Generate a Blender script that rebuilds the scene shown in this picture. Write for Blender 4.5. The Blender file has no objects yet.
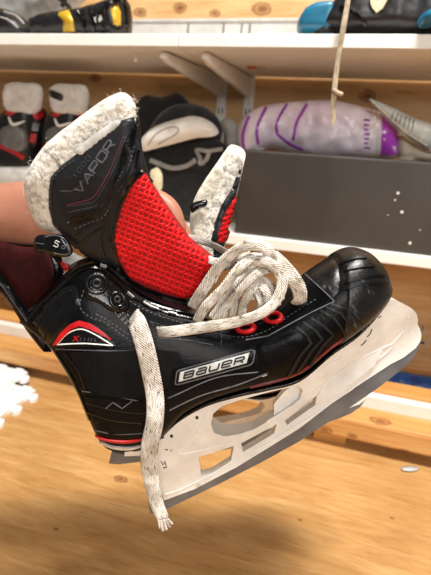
import bpy, bmesh, math, random
import numpy as np
from mathutils import Vector, Matrix
from mathutils.bvhtree import BVHTree
from mathutils.geometry import delaunay_2d_cdt

random.seed(7)
rng = np.random.default_rng(7)
SC = bpy.context.scene
COL = SC.collection
FPX, CX, CY = 432.0, 215.5, 287.5

# ------------------------------------------------------------------ camera frame
_up = np.array([.0625, .948, .317]); _up /= np.linalg.norm(_up)
_x = np.array([1705, -257, 432.]); _x -= _x.dot(_up) * _up; _x /= np.linalg.norm(_x)
_y = np.cross(_up, _x)
RW = np.array([_x, _y, _up])                 # camera space -> world rotation
CAM = np.array([0, 0, .5323])                # floor is z = 0

def w_of(c):
    return Vector(RW @ np.asarray(c, float) + CAM)

def rayc(px, py):
    return np.array([(px - CX) / FPX, (CY - py) / FPX, -1.0])

def rayw(px, py):
    return RW @ rayc(px, py)

def atY(px, py, y):
    r = rayw(px, py); return Vector(CAM + r * (y / r[1]))

def atZ(px, py, z):
    r = rayw(px, py); return Vector(CAM + r * ((z - CAM[2]) / r[2]))

# the plane through the middle of the skate in hand
SIDE = np.array([.04, -.2, 1.]); SIDE /= np.linalg.norm(SIDE)
OC = rayc(230, 350) * .38
SW = Vector(RW @ SIDE)

def Kc(px, py, s=0.0):
    r = rayc(px, py)
    return r * ((s + OC.dot(SIDE)) / r.dot(SIDE))

def K(px, py, s=0.0):
    return w_of(Kc(px, py, s))

# ------------------------------------------------------------------ object helpers
INV = {}
def link(o, parent=None):
    COL.objects.link(o)
    if parent is not None:
        o.parent = parent
    return o

def thing(name, label, cat, mat4=None, group=None):
    o = bpy.data.objects.new(name, None)
    o.empty_display_size = .02
    m = mat4 if mat4 is not None else Matrix.Identity(4)
    o.matrix_world = m
    COL.objects.link(o)
    INV[o.name] = m.inverted()
    tag(o, label, cat, group)
    return o

def tag(o, label=None, cat=None, group=None, kind=None):
    if label: o['label'] = label
    if cat: o['category'] = cat
    if group: o['group'] = group
    if kind: o['kind'] = kind
    return o

def at(v):
    return Matrix.Translation(Vector(v))

def obj(name, verts, faces, mat, parent=None, smooth=True, uv=None, label=None, center=True, recalc=True):
    """verts in world space; stored relative to the parent's (or own) base"""
    me = bpy.data.meshes.new(name)
    verts = [Vector(v) for v in verts]
    loc = None
    if parent is not None:
        p = parent
        while p.parent is not None: p = p.parent
        im = INV[p.name]
        lv = [im @ v for v in verts]
    elif center:
        n = len(verts)
        loc = Vector((sum(v.x for v in verts) / n, sum(v.y for v in verts) / n, min(v.z for v in verts)))
        lv = [v - loc for v in verts]
    else:
        lv = verts
    me.from_pydata([tuple(v) for v in lv], [], [tuple(f) for f in faces])
    me.update()
    bm = bmesh.new(); bm.from_mesh(me)
    if uv is not None:
        ul = bm.loops.layers.uv.new('UVMap')
        bm.verts.ensure_lookup_table()
        for f in bm.faces:
            for l in f.loops:
                l[ul].uv = uv[l.vert.index]
    if recalc:
        bmesh.ops.recalc_face_normals(bm, faces=bm.faces)
    for f in bm.faces: f.smooth = smooth
    bm.to_mesh(me); bm.free()
    me.materials.append(mat)
    o = bpy.data.objects.new(name, me)
    if loc is not None: o.location = loc
    link(o, parent)
    if parent is None: INV[o.name] = Matrix.Translation(loc).inverted() if loc is not None else Matrix.Identity(4)
    if label: o['label'] = label
    return o

def bevel(o, w=.002, seg=2, ang=35):
    m = o.modifiers.new('bevel', 'BEVEL'); m.width = w; m.segments = seg
    m.limit_method = 'ANGLE'; m.angle_limit = math.radians(ang)
    return o

def sharp(o, ang=35):
    me = o.data
    bm = bmesh.new(); bm.from_mesh(me)
    for e in bm.edges:
        if len(e.link_faces) == 2 and e.calc_face_angle(0) > math.radians(ang): e.smooth = False
    bm.to_mesh(me); bm.free()
    return o

def box_vf(x0, x1, y0, y1, z0, z1):
    v = [Vector((x, y, z)) for x in (x0, x1) for y in (y0, y1) for z in (z0, z1)]
    f = [(0, 1, 3, 2), (4, 6, 7, 5), (0, 4, 5, 1), (2, 3, 7, 6), (0, 2, 6, 4), (1, 5, 7, 3)]
    return v, f

def box(name, b, mat, parent=None, bev=.002, label=None, rz=0, piv=None):
    v, f = box_vf(*b)
    if rz:
        m = Matrix.Translation(piv) @ Matrix.Rotation(rz, 4, 'Z') @ Matrix.Translation(-Vector(piv))
        v = [m @ q for q in v]
    o = obj(name, v, f, mat, parent, smooth=False, label=label)
    if bev: bevel(o, bev)
    return o

def catmull(pts, step):
    P = [np.asarray(p, float) for p in pts]
    if len(P) == 2:
        n = max(2, int(np.linalg.norm(P[1] - P[0]) / step))
        return [P[0] + (P[1] - P[0]) * i / n for i in range(n + 1)]
    Q = [2 * P[0] - P[1]] + P + [2 * P[-1] - P[-2]]
    out = []
    for i in range(1, len(Q) - 2):
        a, b, c, d = Q[i - 1:i + 3]
        n = max(1, int(np.linalg.norm(c - b) / step))
        for j in range(n):
            t = j / n
            out.append(.5 * ((2 * b) + (c - a) * t + (2 * a - 5 * b + 4 * c - d) * t * t + (3 * b - a - 3 * c + d) * t ** 3))
    out.append(P[-1])
    return out

def smooth_poly(pts, step=3.0):
    P = list(pts) + [pts[0]]
    n = len(pts)
    Q = [np.asarray(pts[i % n], float) for i in range(-1, n + 2)]
    out = []
    for i in range(1, n + 1):
        a, b, c, d = Q[i - 1:i + 3]
        m = max(1, int(np.linalg.norm(c - b) / step))
        for j in range(m):
            t = j / m
            out.append(tuple(.5 * ((2 * b) + (c - a) * t + (2 * a - 5 * b + 4 * c - d) * t * t + (3 * b - a - 3 * c + d) * t ** 3)))
    return out

def inpoly(P, poly):
    P = np.asarray(P, float); x, y = P[:, 0], P[:, 1]
    r = np.zeros(len(P), bool)
    n = len(poly); j = n - 1
    for i in range(n):
        xi, yi = poly[i]; xj, yj = poly[j]
        c = (yi > y) != (yj > y)
        with np.errstate(divide='ignore', invalid='ignore'):
            xx = (xj - xi) * (y - yi) / ((yj - yi) or 1e-12) + xi
        r ^= c & (x < xx)
        j = i
    return r

def segdist(P, loops):
    P = np.asarray(P, float)
    d = np.full(len(P), 1e9)
    for L in loops:
        for i in range(len(L)):
            a = np.asarray(L[i], float); b = np.asarray(L[(i + 1) % len(L)], float)
            ab = b - a; t = np.clip(((P - a) @ ab) / max(ab @ ab, 1e-12), 0, 1)
            d = np.minimum(d, np.linalg.norm(P - (a + t[:, None] * ab), axis=1))
    return d

def densify(L, step):
    out = []
    for i in range(len(L)):
        a = np.asarray(L[i], float); b = np.asarray(L[(i + 1) % len(L)], float)
        n = max(1, int(round(np.linalg.norm(b - a) / step)))
        for j in range(n): out.append(tuple(a + (b - a) * j / n))
    return out

def fill(outer, holes=(), step=4.0):
    """triangulated 2D region -> verts (n,2), faces, distance to the border"""
    loops = [densify(L, step) for L in [outer] + list(holes)]
    pts, edges = [], []
    for L in loops:
        b = len(pts); pts += L
        edges += [(b + i, b + (i + 1) % len(L)) for i in range(len(L))]
    A = np.array(loops[0]); lo, hi = A.min(0), A.max(0)
    g = []
    row = 0
    yy = lo[1] + step * .5
    while yy < hi[1]:
        xx = lo[0] + (step * .5 if row % 2 else step)
        while xx < hi[0]:
            g.append((xx, yy)); xx += step
        yy += step * .87; row += 1
    if g:
        G = np.array(g)
        m = inpoly(G, loops[0])
        for H in loops[1:]: m &= ~inpoly(G, H)
        G = G[m]
        if len(G):
            G = G[segdist(G, loops) > step * .55]
            pts += [tuple(q) for q in G]
    V, E_, F, *_r = delaunay_2d_cdt([Vector(p) for p in pts], edges, [], 0, 1e-5)
    V = np.array([tuple(v) for v in V])
    C = np.array([V[list(f)].mean(0) for f in F])
    m = inpoly(C, loops[0])
    for H in loops[1:]: m &= ~inpoly(C, H)
    F = [tuple(f) for f, k in zip(F, m) if k]
    used = sorted({i for f in F for i in f}); mp = {u: i for i, u in enumerate(used)}
    V = V[used]; F = [tuple(mp[i] for i in f) for f in F]
    return V, F, segdist(V, loops)

def border(F):
    cnt = {}
    for f in F:
        for i in range(len(f)):
            a, b = f[i], f[(i + 1) % len(f)]
            cnt.setdefault((min(a, b), max(a, b)), []).append((a, b))
    return [v[0] for v in cnt.values() if len(v) == 1]

def slab(V2, F, front, back):
    n = len(V2)
    verts = list(front) + list(back)
    faces = list(F) + [tuple(reversed([i + n for i in f])) for f in F]
    for a, b in border(F): faces.append((a, a + n, b + n, b))
    return verts, faces

def uvs(V2, k=1, times=1):
    u = [(p[0] / 100., p[1] / 100.) for p in V2]
    return u * times

def fnoise(p, seed=0.0):
    from mathutils import noise
    return noise.noise(Vector((p[0] * 1.0 + seed, p[1] * 1.0 - seed, seed * .7)))

def pillow(name, poly, pos, hf, hb, rad, mat, parent=None, step=4.0, lump=0., lumpf=.05, label=None, seed=1., smooth=True, mini=0.0):
    """inflated outline; pos(px,py,h) gives the world point h metres in front of the middle"""
    if smooth: poly = smooth_poly(poly, step)
    V, F, D = fill(poly, (), step)
    g = np.sqrt(1 - (1 - np.clip(D / rad, 0, 1)) ** 2)
    n = len(V)
    fr, bk = [], []
    for p, k in zip(V, g):
        l = lump * fnoise((p[0] * lumpf, p[1] * lumpf), seed) * k + lump * .5 * fnoise((p[0] * lumpf * 2.3, p[1] * lumpf * 2.3), seed + 5) * k
        fr.append(pos(p[0], p[1], hf * k + l + mini)); bk.append(pos(p[0], p[1], -hb * k - mini))
    v, f = slab(V, F, fr, bk)
    return obj(name, v, f, mat, parent, uv=uvs(V, times=2), label=label)

def pillow_bvh(poly, pos, hf, hb, rad, step=4.0, smooth=True):
    if smooth: poly = smooth_poly(poly, step)
    V, F, D = fill(poly, (), step)
    g = np.sqrt(1 - (1 - np.clip(D / rad, 0, 1)) ** 2)
    v, f = slab(V, F, [pos(p[0], p[1], hf * k) for p, k in zip(V, g)], [pos(p[0], p[1], -hb * k) for p, k in zip(V, g)])
    return bvh_of(v, f)

def bvh_of(v, f):
    return BVHTree.FromPolygons([Vector(q) for q in v], [tuple(x) for x in f])

def bvh_obj(o):
    m = o.matrix_world if o.parent is None else None
    p = o
    while p.parent is not None: p = p.parent
    M = INV[p.name].inverted()
    return bvh_of([M @ q.co for q in o.data.vertices], [tuple(f.vertices) for f in o.data.polygons])

def proj(bv, px, py, off=0.0, fall=.03):
    d = Vector(rayw(px, py)).normalized()
    h = bv.ray_cast(Vector(CAM), d)
    if h[0] is None:
        best = None
        for t in np.linspace(.2, 1.3, 56):      # the point of the surface nearest to this sight line
            q = bv.find_nearest(Vector(CAM) + d * float(t))
            if q[0] is not None and (best is None or q[3] < best[3]): best = q
        h = best; n = h[1]
        if n.dot(d) > 0: n = -n
        return h[0] + n * off
    n = h[1]
    if n.dot(d) > 0: n = -n
    return h[0] + n * off

def patch(name, poly, bv, thick, mat, parent, holes=(), step=4., off=0., label=None, smooth=False, rad=None):
    if smooth: poly = smooth_poly(poly, step)
    V, F, D = fill(poly, holes, step)
    k = np.ones(len(V)) if rad is None else np.sqrt(1 - (1 - np.clip(D / rad, 0, 1)) ** 2)
    fr = [proj(bv, p[0], p[1], off + thick * q + .00005) for p, q in zip(V, k)]
    bk = [proj(bv, p[0], p[1], off - .0006) for p in V]
    v, f = slab(V, F, fr, bk)
    o = obj(name, v, f, mat, parent, uv=uvs(V, times=2), label=label)
    return sharp(o, 50)

def ribbon_vf(path, w, h, bv, closed=False, step=2., smooth=True, taper=False, off=0.):
    pts = catmull(path, step) if smooth else None
    if not smooth:
        pts = []
        for i in range(len(path) - 1): pts += catmull([path[i], path[i + 1]], step)[:-1]
        pts.append(np.asarray(path[-1], float))
    v, f = [], []
    n = len(pts)
    for i, p in enumerate(pts):
        t = pts[min(i + 1, n - 1)] - pts[max(i - 1, 0)]
        t = t / (np.linalg.norm(t) + 1e-9); q = np.array([-t[1], t[0]])
        ww = w * (1 if not taper else max(.15, math.sin(math.pi * min(max(i / (n - 1), .04), .96)) ** .6))
        for a, hh in ((-.5, -.0004), (-.34, h), (.34, h), (.5, -.0004)):
            c = p + q * a * ww
            v.append(proj(bv, c[0], c[1], hh + off))
    for i in range(n - 1):
        for j in range(3):
            a = i * 4 + j
            f.append((a, a + 1, a + 5, a + 4))
    f.append((0, 3, 2, 1)); e = (n - 1) * 4; f.append((e, e + 1, e + 2, e + 3))
    return v, f

def ribbons(name, paths, w, h, bv, mat, parent, smooth=True, step=2., taper=False, label=None, off=0.):
    V, F = [], []
    for p in paths:
        v, f = ribbon_vf(p, w, h, bv, smooth=smooth, step=step, taper=taper, off=off)
        b = len(V); V += v; F += [tuple(i + b for i in q) for q in f]
    o = obj(name, V, F, mat, parent, label=label)
    return sharp(o, 60)

def stitches(name, path, bv, mat, parent, dash=2.4, gap=1.8, w=1.1, h=.0004):
    pts = catmull(path, .4)
    d, segs, cur, acc = 0., [], [pts[0]], 0.
    on = True
    for a, b in zip(pts[:-1], pts[1:]):
        acc += np.linalg.norm(b - a)
        if on: cur.append(b)
        if acc >= (dash if on else gap):
            if on: segs.append([cur[0], cur[-1]])
            on = not on; acc = 0.; cur = [b]
    return ribbons(name, segs, w, h, bv, mat, parent, smooth=False, step=1.)

FONT = {
 'B': [[(0, 0), (0, 1), (.85, 1), (1, .86), (1, .62), (.86, .52), (.05, .52)], [(.86, .52), (1, .4), (1, .13), (.85, 0), (0, 0)]],
 'a': [[(.05, 1), (.85, 1), (1, .86), (1, 0), (.14, 0), (0, .12), (0, .42), (.12, .54), (1, .54)]],
 'U': [[(0, 1), (0, .13), (.14, 0), (.86, 0), (1, .13), (1, 1)]],
 'e': [[(1, 0), (.14, 0), (0, .12), (0, .88), (.14, 1), (.86, 1), (1, .88), (1, .5), (0, .5)]],
 'R': [[(0, 0), (0, 1), (.85, 1), (1, .88), (1, .6), (.85, .47), (0, .47)], [(.55, .47), (1, 0)]],
 'V': [[(0, 1), (.42, 0), (1, 1)]],
 'A': [[(0, 0), (.58, 1), (1, 0)], [(.25, .32), (.9, .32)]],
 'P': [[(0, 0), (0, 1), (.9, 1), (1, .9), (1, .55), (.9, .42), (0, .42)]],
 'O': [[(.12, 0), (0, .12), (0, .88), (.12, 1), (.88, 1), (1, .88), (1, .12), (.88, 0), (.12, 0)]],
 'X': [[(0, 0), (1, 1)], [(0, 1), (1, 0)]],
 '1': [[(.3, .8), (.6, 1), (.6, 0)]],
 '0': [[(.1, 0), (0, .12), (0, .88), (.1, 1), (.9, 1), (1, .88), (1, .12), (.9, 0), (.1, 0)]],
 '5': [[(1, 1), (.1, 1), (.05, .55), (.8, .58), (1, .42), (1, .14), (.84, 0), (0, 0)]],
 'D': [[(0, 0), (0, 1), (.7, 1), (1, .75), (1, .25), (.7, 0), (0, 0)]],
}
def lettering(name, text, org, adv, upv, cw, w, h, bv, mat, parent, gap=.3, off=0., slant=0.):
    """org: baseline start; adv: unit-per-letter vector (px); upv: cap height vector (px)"""
    paths = []
    org = np.asarray(org, float); adv = np.asarray(adv, float); upv = np.asarray(upv, float)
    for i, c in enumerate(text):
        if c == ' ': continue
        o = org + adv * i
        for s in FONT[c]:
            paths.append([o + adv * cw * (p[0] + slant * p[1]) + upv * p[1] for p in s])
    return ribbons(name, paths, w, h, bv, mat, parent, smooth=False, step=1.5, off=off)

def strap(name, pts, wpx, thick, mat, parent=None, up=None, step=.0015, scale=None, twist=0., label=None, taper_end=0., nsec=10, frame='side'):
    """flat woven lace following world points; wpx in metres"""
    P = catmull([np.array(p) for p in pts], step)
    n = len(P); v, f, uv = [], [], []
    upv = np.array(up if up is not None else SW, float)
    L = 0.
    for i in range(n):
        t = P[min(i + 1, n - 1)] - P[max(i - 1, 0)]; t /= np.linalg.norm(t) + 1e-12
        if i: L += np.linalg.norm(P[i] - P[i - 1])
        b = np.cross(t, upv); bn = np.linalg.norm(b)
        b = b / (bn + 1e-9); nn = np.cross(b, t)
        a = twist * math.sin(i / n * 9.)
        bb = b * math.cos(a) + nn * math.sin(a); nn = -b * math.sin(a) + nn * math.cos(a)
        k = 1.0
        if taper_end: k = 1 - taper_end * max(0, (i / n - .7) / .3)
        for j in range(nsec):
            th = 2 * math.pi * j / nsec
            c, s = math.cos(th), math.sin(th)
            c = math.copysign(abs(c) ** .7, c); s = math.copysign(abs(s) ** .7, s)
            v.append(Vector(P[i] + bb * c * wpx * .5 * k + nn * s * thick * .5))
            uv.append((L, c * .5 * wpx))
    for i in range(n - 1):
        for j in range(nsec):
            a = i * nsec + j; b2 = i * nsec + (j + 1) % nsec
            f.append((a, b2, b2 + nsec, a + nsec))
    f.append(tuple(reversed(range(nsec)))); f.append(tuple(range((n - 1) * nsec, n * nsec)))
    return obj(name, v, f, mat, parent, uv=uv, label=label)

def tube(name, pts, r, mat, parent=None, step=.003, nsec=10, label=None, radii=None):
    P = catmull([np.array(p) for p in pts], step); n = len(P)
    v, f = [], []
    ref = np.array((.13, .31, .94))
    for i in range(n):
        t = P[min(i + 1, n - 1)] - P[max(i - 1, 0)]; t /= np.linalg.norm(t) + 1e-12
        b = np.cross(t, ref); b /= np.linalg.norm(b) + 1e-9; c = np.cross(b, t)
        rr = r if radii is None else float(np.interp(i / (n - 1), np.linspace(0, 1, len(radii)), radii))
        for j in range(nsec):
            th = 2 * math.pi * j / nsec
            v.append(Vector(P[i] + (b * math.cos(th) + c * math.sin(th)) * rr))
    for i in range(n - 1):
        for j in range(nsec):
            a = i * nsec + j; b2 = i * nsec + (j + 1) % nsec
            f.append((a, b2, b2 + nsec, a + nsec))
    f.append(tuple(reversed(range(nsec)))); f.append(tuple(range((n - 1) * nsec, n * nsec)))
    return obj(name, v, f, mat, parent, label=label)

def ring(name, bv, px, py, R, r, mat, parent, off=.001, nx=24, nr=8, squash=1.0, label=None):
    c = proj(bv, px, py, off)
    c2 = proj(bv, px + 3, py, off); c3 = proj(bv, px, py + 3, off)
    a = (c2 - c).normalized(); n = a.cross(c3 - c).normalized(); b = n.cross(a)
    if n.dot(Vector(rayw(px, py))) > 0: n = -n
    v, f = [], []
    for i in range(nx):
        th = 2 * math.pi * i / nx
        for j in range(nr):
            ph = 2 * math.pi * j / nr
            rad = R + r * math.cos(ph)
            v.append(c + (a * math.cos(th) + b * math.sin(th) * squash) * rad + n * r * math.sin(ph))
    for i in range(nx):
        for j in range(nr):
            f.append((i * nr + j, ((i + 1) % nx) * nr + j, ((i + 1) % nx) * nr + (j + 1) % nr, i * nr + (j + 1) % nr))
    return obj(name, v, f, mat, parent, label=label)

def circle(cx, cy, r, n=16, ry=None):
    ry = ry or r
    return [(cx + r * math.cos(2 * math.pi * i / n), cy + ry * math.sin(2 * math.pi * i / n)) for i in range(n)]

# ------------------------------------------------------------------ materials
def lin(h):
    if isinstance(h, str):
        h = h.lstrip('#'); c = [int(h[i:i + 2], 16) / 255 for i in (0, 2, 4)]
    else: c = h
    return tuple(x / 12.92 if x <= .04045 else ((x + .055) / 1.055) ** 2.4 for x in c) + (1,)

def new_mat(name):
    m = bpy.data.materials.new(name); m.use_nodes = True
    nt = m.node_tree; b = nt.nodes['Principled BSDF']
    return m, nt, b

def node(nt, t, **k):
    n = nt.nodes.new(t)
    for a, v in k.items():
        if a in n.inputs: n.inputs[a].default_value = v
        else: setattr(n, a, v)
    return n

def ramp(nt, src, stops):
    r = nt.nodes.new('ShaderNodeValToRGB')
    e = r.color_ramp.elements
    while len(e) < len(stops): e.new(.5)
    for k, (p, c) in zip(e, stops):
        k.position = p; k.color = c if len(c) == 4 else tuple(c) + (1,)
    nt.links.new(src, r.inputs[0]); return r

def mat(name, c1, c2=None, rough=.5, scale=60., bump=0., bscale=None, metal=0., stops=(.35, .65), detail=4, coord='Object', stretch=None,
        scratch=None, rvar=0., coat=0., spec=.5, sheen=0., dist=.001, sub=0.):
    m, nt, b = new_mat(name)
    b.inputs['Roughness'].default_value = rough
    b.inputs['Metallic'].default_value = metal
    b.inputs['Specular IOR Level'].default_value = spec
    b.inputs['Coat Weight'].default_value = coat
    b.inputs['Sheen Weight'].default_value = sheen
    if sub:
        b.inputs['Subsurface Weight'].default_value = sub
        b.inputs['Subsurface Radius'].default_value = (.02, .008, .004)
        b.inputs['Subsurface Scale'].default_value = .3
    tc = node(nt, 'ShaderNodeTexCoord'); vec = tc.outputs[coord]
    if stretch:
        mp = node(nt, 'ShaderNodeMapping'); mp.inputs['Scale'].default_value = stretch
        nt.links.new(vec, mp.inputs['Vector']); vec = mp.outputs[0]
    no = node(nt, 'ShaderNodeTexNoise', Scale=scale, Detail=detail, Roughness=.6)
    nt.links.new(vec, no.inputs['Vector'])
    col = None
    if c2 is not None:
        r = ramp(nt, no.outputs['Fac'], [(stops[0], lin(c1)), (stops[1], lin(c2))]); col = r.outputs[0]
    else:
        b.inputs['Base Color'].default_value = lin(c1)
    if scratch:      # (colour, scale, threshold)  worn scuffs with a shape of their own
        sc_, ss, th = scratch
        mp = node(nt, 'ShaderNodeMapping'); mp.inputs['Rotation'].default_value = (.4, .8, .5); mp.inputs['Scale'].default_value = (1, 1, .18)
        nt.links.new(tc.outputs[coord], mp.inputs['Vector'])
        n2 = node(nt, 'ShaderNodeTexNoise', Scale=ss, Detail=6, Roughness=.75)
        nt.links.new(mp.outputs[0], n2.inputs['Vector'])
        r2 = ramp(nt, n2.outputs['Fac'], [(th, (0, 0, 0, 1)), (th + .06, (1, 1, 1, 1))])
        mx = node(nt, 'ShaderNodeMix'); mx.data_type = 'RGBA'
        nt.links.new(r2.outputs[0], mx.inputs[0])
        if col is None: mx.inputs[6].default_value = lin(c1)
        else: nt.links.new(col, mx.inputs[6])
        mx.inputs[7].default_value = lin(sc_)
        col = mx.outputs[2]
    if col is not None: nt.links.new(col, b.inputs['Base Color'])
    if rvar:
        mr = node(nt, 'ShaderNodeMapRange'); mr.inputs[3].default_value = max(.05, rough - rvar); mr.inputs[4].default_value = rough + rvar
        nt.links.new(no.outputs['Fac'], mr.inputs[0]); nt.links.new(mr.outputs[0], b.inputs['Roughness'])
    if bump:
        nb = node(nt, 'ShaderNodeTexNoise', Scale=bscale or scale, Detail=5, Roughness=.65)
        nt.links.new(vec, nb.inputs['Vector'])
        bp = node(nt, 'ShaderNodeBump', Strength=bump, Distance=dist)
        nt.links.new(nb.outputs['Fac'], bp.inputs['Height']); nt.links.new(bp.outputs[0], b.inputs['Normal'])
    return m

def wood(name, base, dark, light, grain=(1.2, 16, 16), knots=None, rough=.45, kcol='#6b3d1c', knot_scale=3.0, kth=.06, coat=0.):
    """boards cut along x, with streaks and a few knots"""
    m, nt, b = new_mat(name)
    b.inputs['Roughness'].default_value = rough
    b.inputs['Coat Weight'].default_value = coat
    tc = node(nt, 'ShaderNodeTexCoord')
    mp = node(nt, 'ShaderNodeMapping'); mp.inputs['Scale'].default_value = grain
    nt.links.new(tc.outputs['Object'], mp.inputs[0])
    n1 = node(nt, 'ShaderNodeTexNoise', Scale=2.2, Detail=6, Roughness=.62, Distortion=.9)
    nt.links.new(mp.outputs[0], n1.inputs['Vector'])
    r1 = ramp(nt, n1.outputs['Fac'], [(.28, lin(dark)), (.5, lin(base)), (.72, lin(light))])
    mp2 = node(nt, 'ShaderNodeMapping'); mp2.inputs['Scale'].default_value = (grain[0] * 3, grain[1] * 7, grain[2] * 7)
    nt.links.new(tc.outputs['Object'], mp2.inputs[0])
    n2 = node(nt, 'ShaderNodeTexNoise', Scale=3., Detail=3, Roughness=.6)
    nt.links.new(mp2.outputs[0], n2.inputs['Vector'])
    r2 = ramp(nt, n2.outputs['Fac'], [(.34, lin(dark)), (.5, (1, 1, 1, 1))])
    mx = node(nt, 'ShaderNodeMix'); mx.data_type = 'RGBA'; mx.blend_type = 'MULTIPLY'; mx.inputs[0].default_value = .35
    nt.links.new(r1.outputs[0], mx.inputs[6]); nt.links.new(r2.outputs[0], mx.inputs[7])
    out = mx.outputs[2]
    # large blotches of tone
    n3 = node(nt, 'ShaderNodeTexNoise', Scale=4.5, Detail=2)
    nt.links.new(tc.outputs['Object'], n3.inputs['Vector'])
    r3 = ramp(nt, n3.outputs['Fac'], [(.35, (.80, .76, .70, 1)), (.65, (1, 1, 1, 1))])
    m3 = node(nt, 'ShaderNodeMix'); m3.data_type = 'RGBA'; m3.blend_type = 'MULTIPLY'; m3.inputs[0].default_value = .8
    nt.links.new(out, m3.inputs[6]); nt.links.new(r3.outputs[0], m3.inputs[7]); out = m3.outputs[2]
    for k in (knots or []):          # (point in object space, radius)
        sub_ = node(nt, 'ShaderNodeVectorMath', operation='DISTANCE')
        mpk = node(nt, 'ShaderNodeMapping'); mpk.inputs['Scale'].default_value = (.62, 1, 1)
        nt.links.new(tc.outputs['Object'], mpk.inputs[0])
        wob = node(nt, 'ShaderNodeTexNoise', Scale=45., Detail=2)
        nt.links.new(tc.outputs['Object'], wob.inputs['Vector'])
        nt.links.new(mpk.outputs[0], sub_.inputs[0]); sub_.inputs[1].default_value = (k[0][0] * .62, k[0][1], k[0][2])
        ad = node(nt, 'ShaderNodeMath', operation='MULTIPLY_ADD'); ad.inputs[1].default_value = k[1] * .8; ad.inputs[2].default_value = -k[1] * .4
        nt.links.new(wob.outputs['Fac'], ad.inputs[0])
        a2 = node(nt, 'ShaderNodeMath', operation='ADD'); nt.links.new(sub_.outputs['Value'], a2.inputs[0]); nt.links.new(ad.outputs[0], a2.inputs[1])
        dv = node(nt, 'ShaderNodeMath', operation='DIVIDE'); nt.links.new(a2.outputs[0], dv.inputs[0]); dv.inputs[1].default_value = k[1]
        rk = ramp(nt, dv.outputs[0], [(0, (1, 1, 1, 1)), (.45, (.75, .75, .75, 1)), (.62, (.35, .35, .35, 1)), (.8, (.9, .9, .9, 1)), (1.0, (0, 0, 0, 1))])
        mk = node(nt, 'ShaderNodeMix'); mk.data_type = 'RGBA'
        nt.links.new(rk.outputs[0], mk.inputs[0]); nt.links.new(out, mk.inputs[6]); mk.inputs[7].default_value = lin(kcol); out = mk.outputs[2]
    nt.links.new(out, b.inputs['Base Color'])
    bp = node(nt, 'ShaderNodeBump', Strength=.25, Distance=.0006)
    nt.links.new(n2.outputs['Fac'], bp.inputs['Height']); nt.links.new(bp.outputs[0], b.inputs['Normal'])
    return m

def lace_mat(name, light, mid, dark, th=.36):
    m, nt, b = new_mat(name)
    b.inputs['Roughness'].default_value = .9; b.inputs['Sheen Weight'].default_value = .2
    uvn = node(nt, 'ShaderNodeTexCoord')
    mp = node(nt, 'ShaderNodeMapping'); mp.inputs['Scale'].default_value = (150, 1250, 1)
    nt.links.new(uvn.outputs['UV'], mp.inputs[0])
    v = node(nt, 'ShaderNodeTexNoise', Scale=1., Detail=3, Roughness=.6); nt.links.new(mp.outputs[0], v.inputs['Vector'])
    r = ramp(nt, v.outputs['Fac'], [(th - .08, lin(dark)), (th, lin(mid)), (.56, lin(light))])
    n0 = node(nt, 'ShaderNodeTexNoise', Scale=55., Detail=3); nt.links.new(uvn.outputs['Object'], n0.inputs['Vector'])
    r0 = ramp(nt, n0.outputs['Fac'], [(.38, lin('#b9b0a2')), (.6, (1, 1, 1, 1))])
    mx = node(nt, 'ShaderNodeMix'); mx.data_type = 'RGBA'; mx.blend_type = 'MULTIPLY'; mx.inputs[0].default_value = .8
    nt.links.new(r.outputs[0], mx.inputs[6]); nt.links.new(r0.outputs[0], mx.inputs[7])
    nt.links.new(mx.outputs[2], b.inputs['Base Color'])
    w = node(nt, 'ShaderNodeTexWave', Scale=1., Distortion=1.5); w.bands_direction = 'DIAGONAL'
    mp2 = node(nt, 'ShaderNodeMapping'); mp2.inputs['Scale'].default_value = (260, 330, 1); nt.links.new(uvn.outputs['UV'], mp2.inputs[0])
    nt.links.new(mp2.outputs[0], w.inputs['Vector'])
    bp = node(nt, 'ShaderNodeBump', Strength=.7, Distance=.0008); nt.links.new(w.outputs['Fac'], bp.inputs['Height'])
    nt.links.new(bp.outputs[0], b.inputs['Normal'])
    return m

M = {}
M['black'] = mat('black_synthetic', '#050506', '#0b0b0c', .25, 40, .3, 420, rvar=.08, scratch=('#303034', 90, .70), spec=.12)
M['gloss'] = mat('black_gloss', '#040405', '#0a0a0b', .15, 60, .6, 130, rvar=.06, coat=.1, spec=.4)
M['weave'] = mat('black_textile', '#060607', '#0c0c0d', .5, 300, .5, 700, spec=.12)
M['toe'] = mat('scuffed_black_toe', '#070708', '#111113', .33, 70, .4, 260, rvar=.12, scratch=('#56565b', 170, .60), spec=.45)
M['rib'] = mat('black_rubber', '#060607', '#0d0d0e', .36, 80, .2, 400, spec=.35)
M['groove'] = mat('black_seam', '#050506', None, .6)
M['thread'] = mat('grey_thread', '#34343a', '#4c4c52', .6, 200)
M['seamline'] = mat('grey_edge_line', '#4a4a4e', '#66666a', .5, 120)
M['red'] = mat('red_gloss', '#a80d14', '#c8161d', .3, 90)
M['redmesh'] = mat('red_mesh_strand', '#c81015', '#de1c1e', .5, 160, spec=.2)
M['redhole'] = mat('red_mesh_ground', '#7f080d', '#94090f', .7, 160)
M['darkred'] = mat('dark_red_liner', '#220404', '#340707', .85, 120, .3, 500, spec=.15)
M['redline'] = mat('deep_red_edge', '#5e0d18', '#7a1420', .4, 100)
M['silver'] = mat('worn_silver', '#b9b9b6', '#d6d6d2', .38, 120, metal=.25, scratch=('#77777a', 160, .68))
M['grey_letter'] = mat('grey_metal_letter', '#5e6065', '#85878c', .28, 120, metal=.6)
M['dim_letter'] = mat('dim_grey_letter', '#36393d', '#484b50', .4, 120, metal=.3)
M['plum'] = mat('plum_line', '#4b1a2a', '#5e2336', .4, 100)
M['tongue'] = mat('tongue_black', '#15171a', '#202327', .36, 60, .2, 300, spec=.25)
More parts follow.
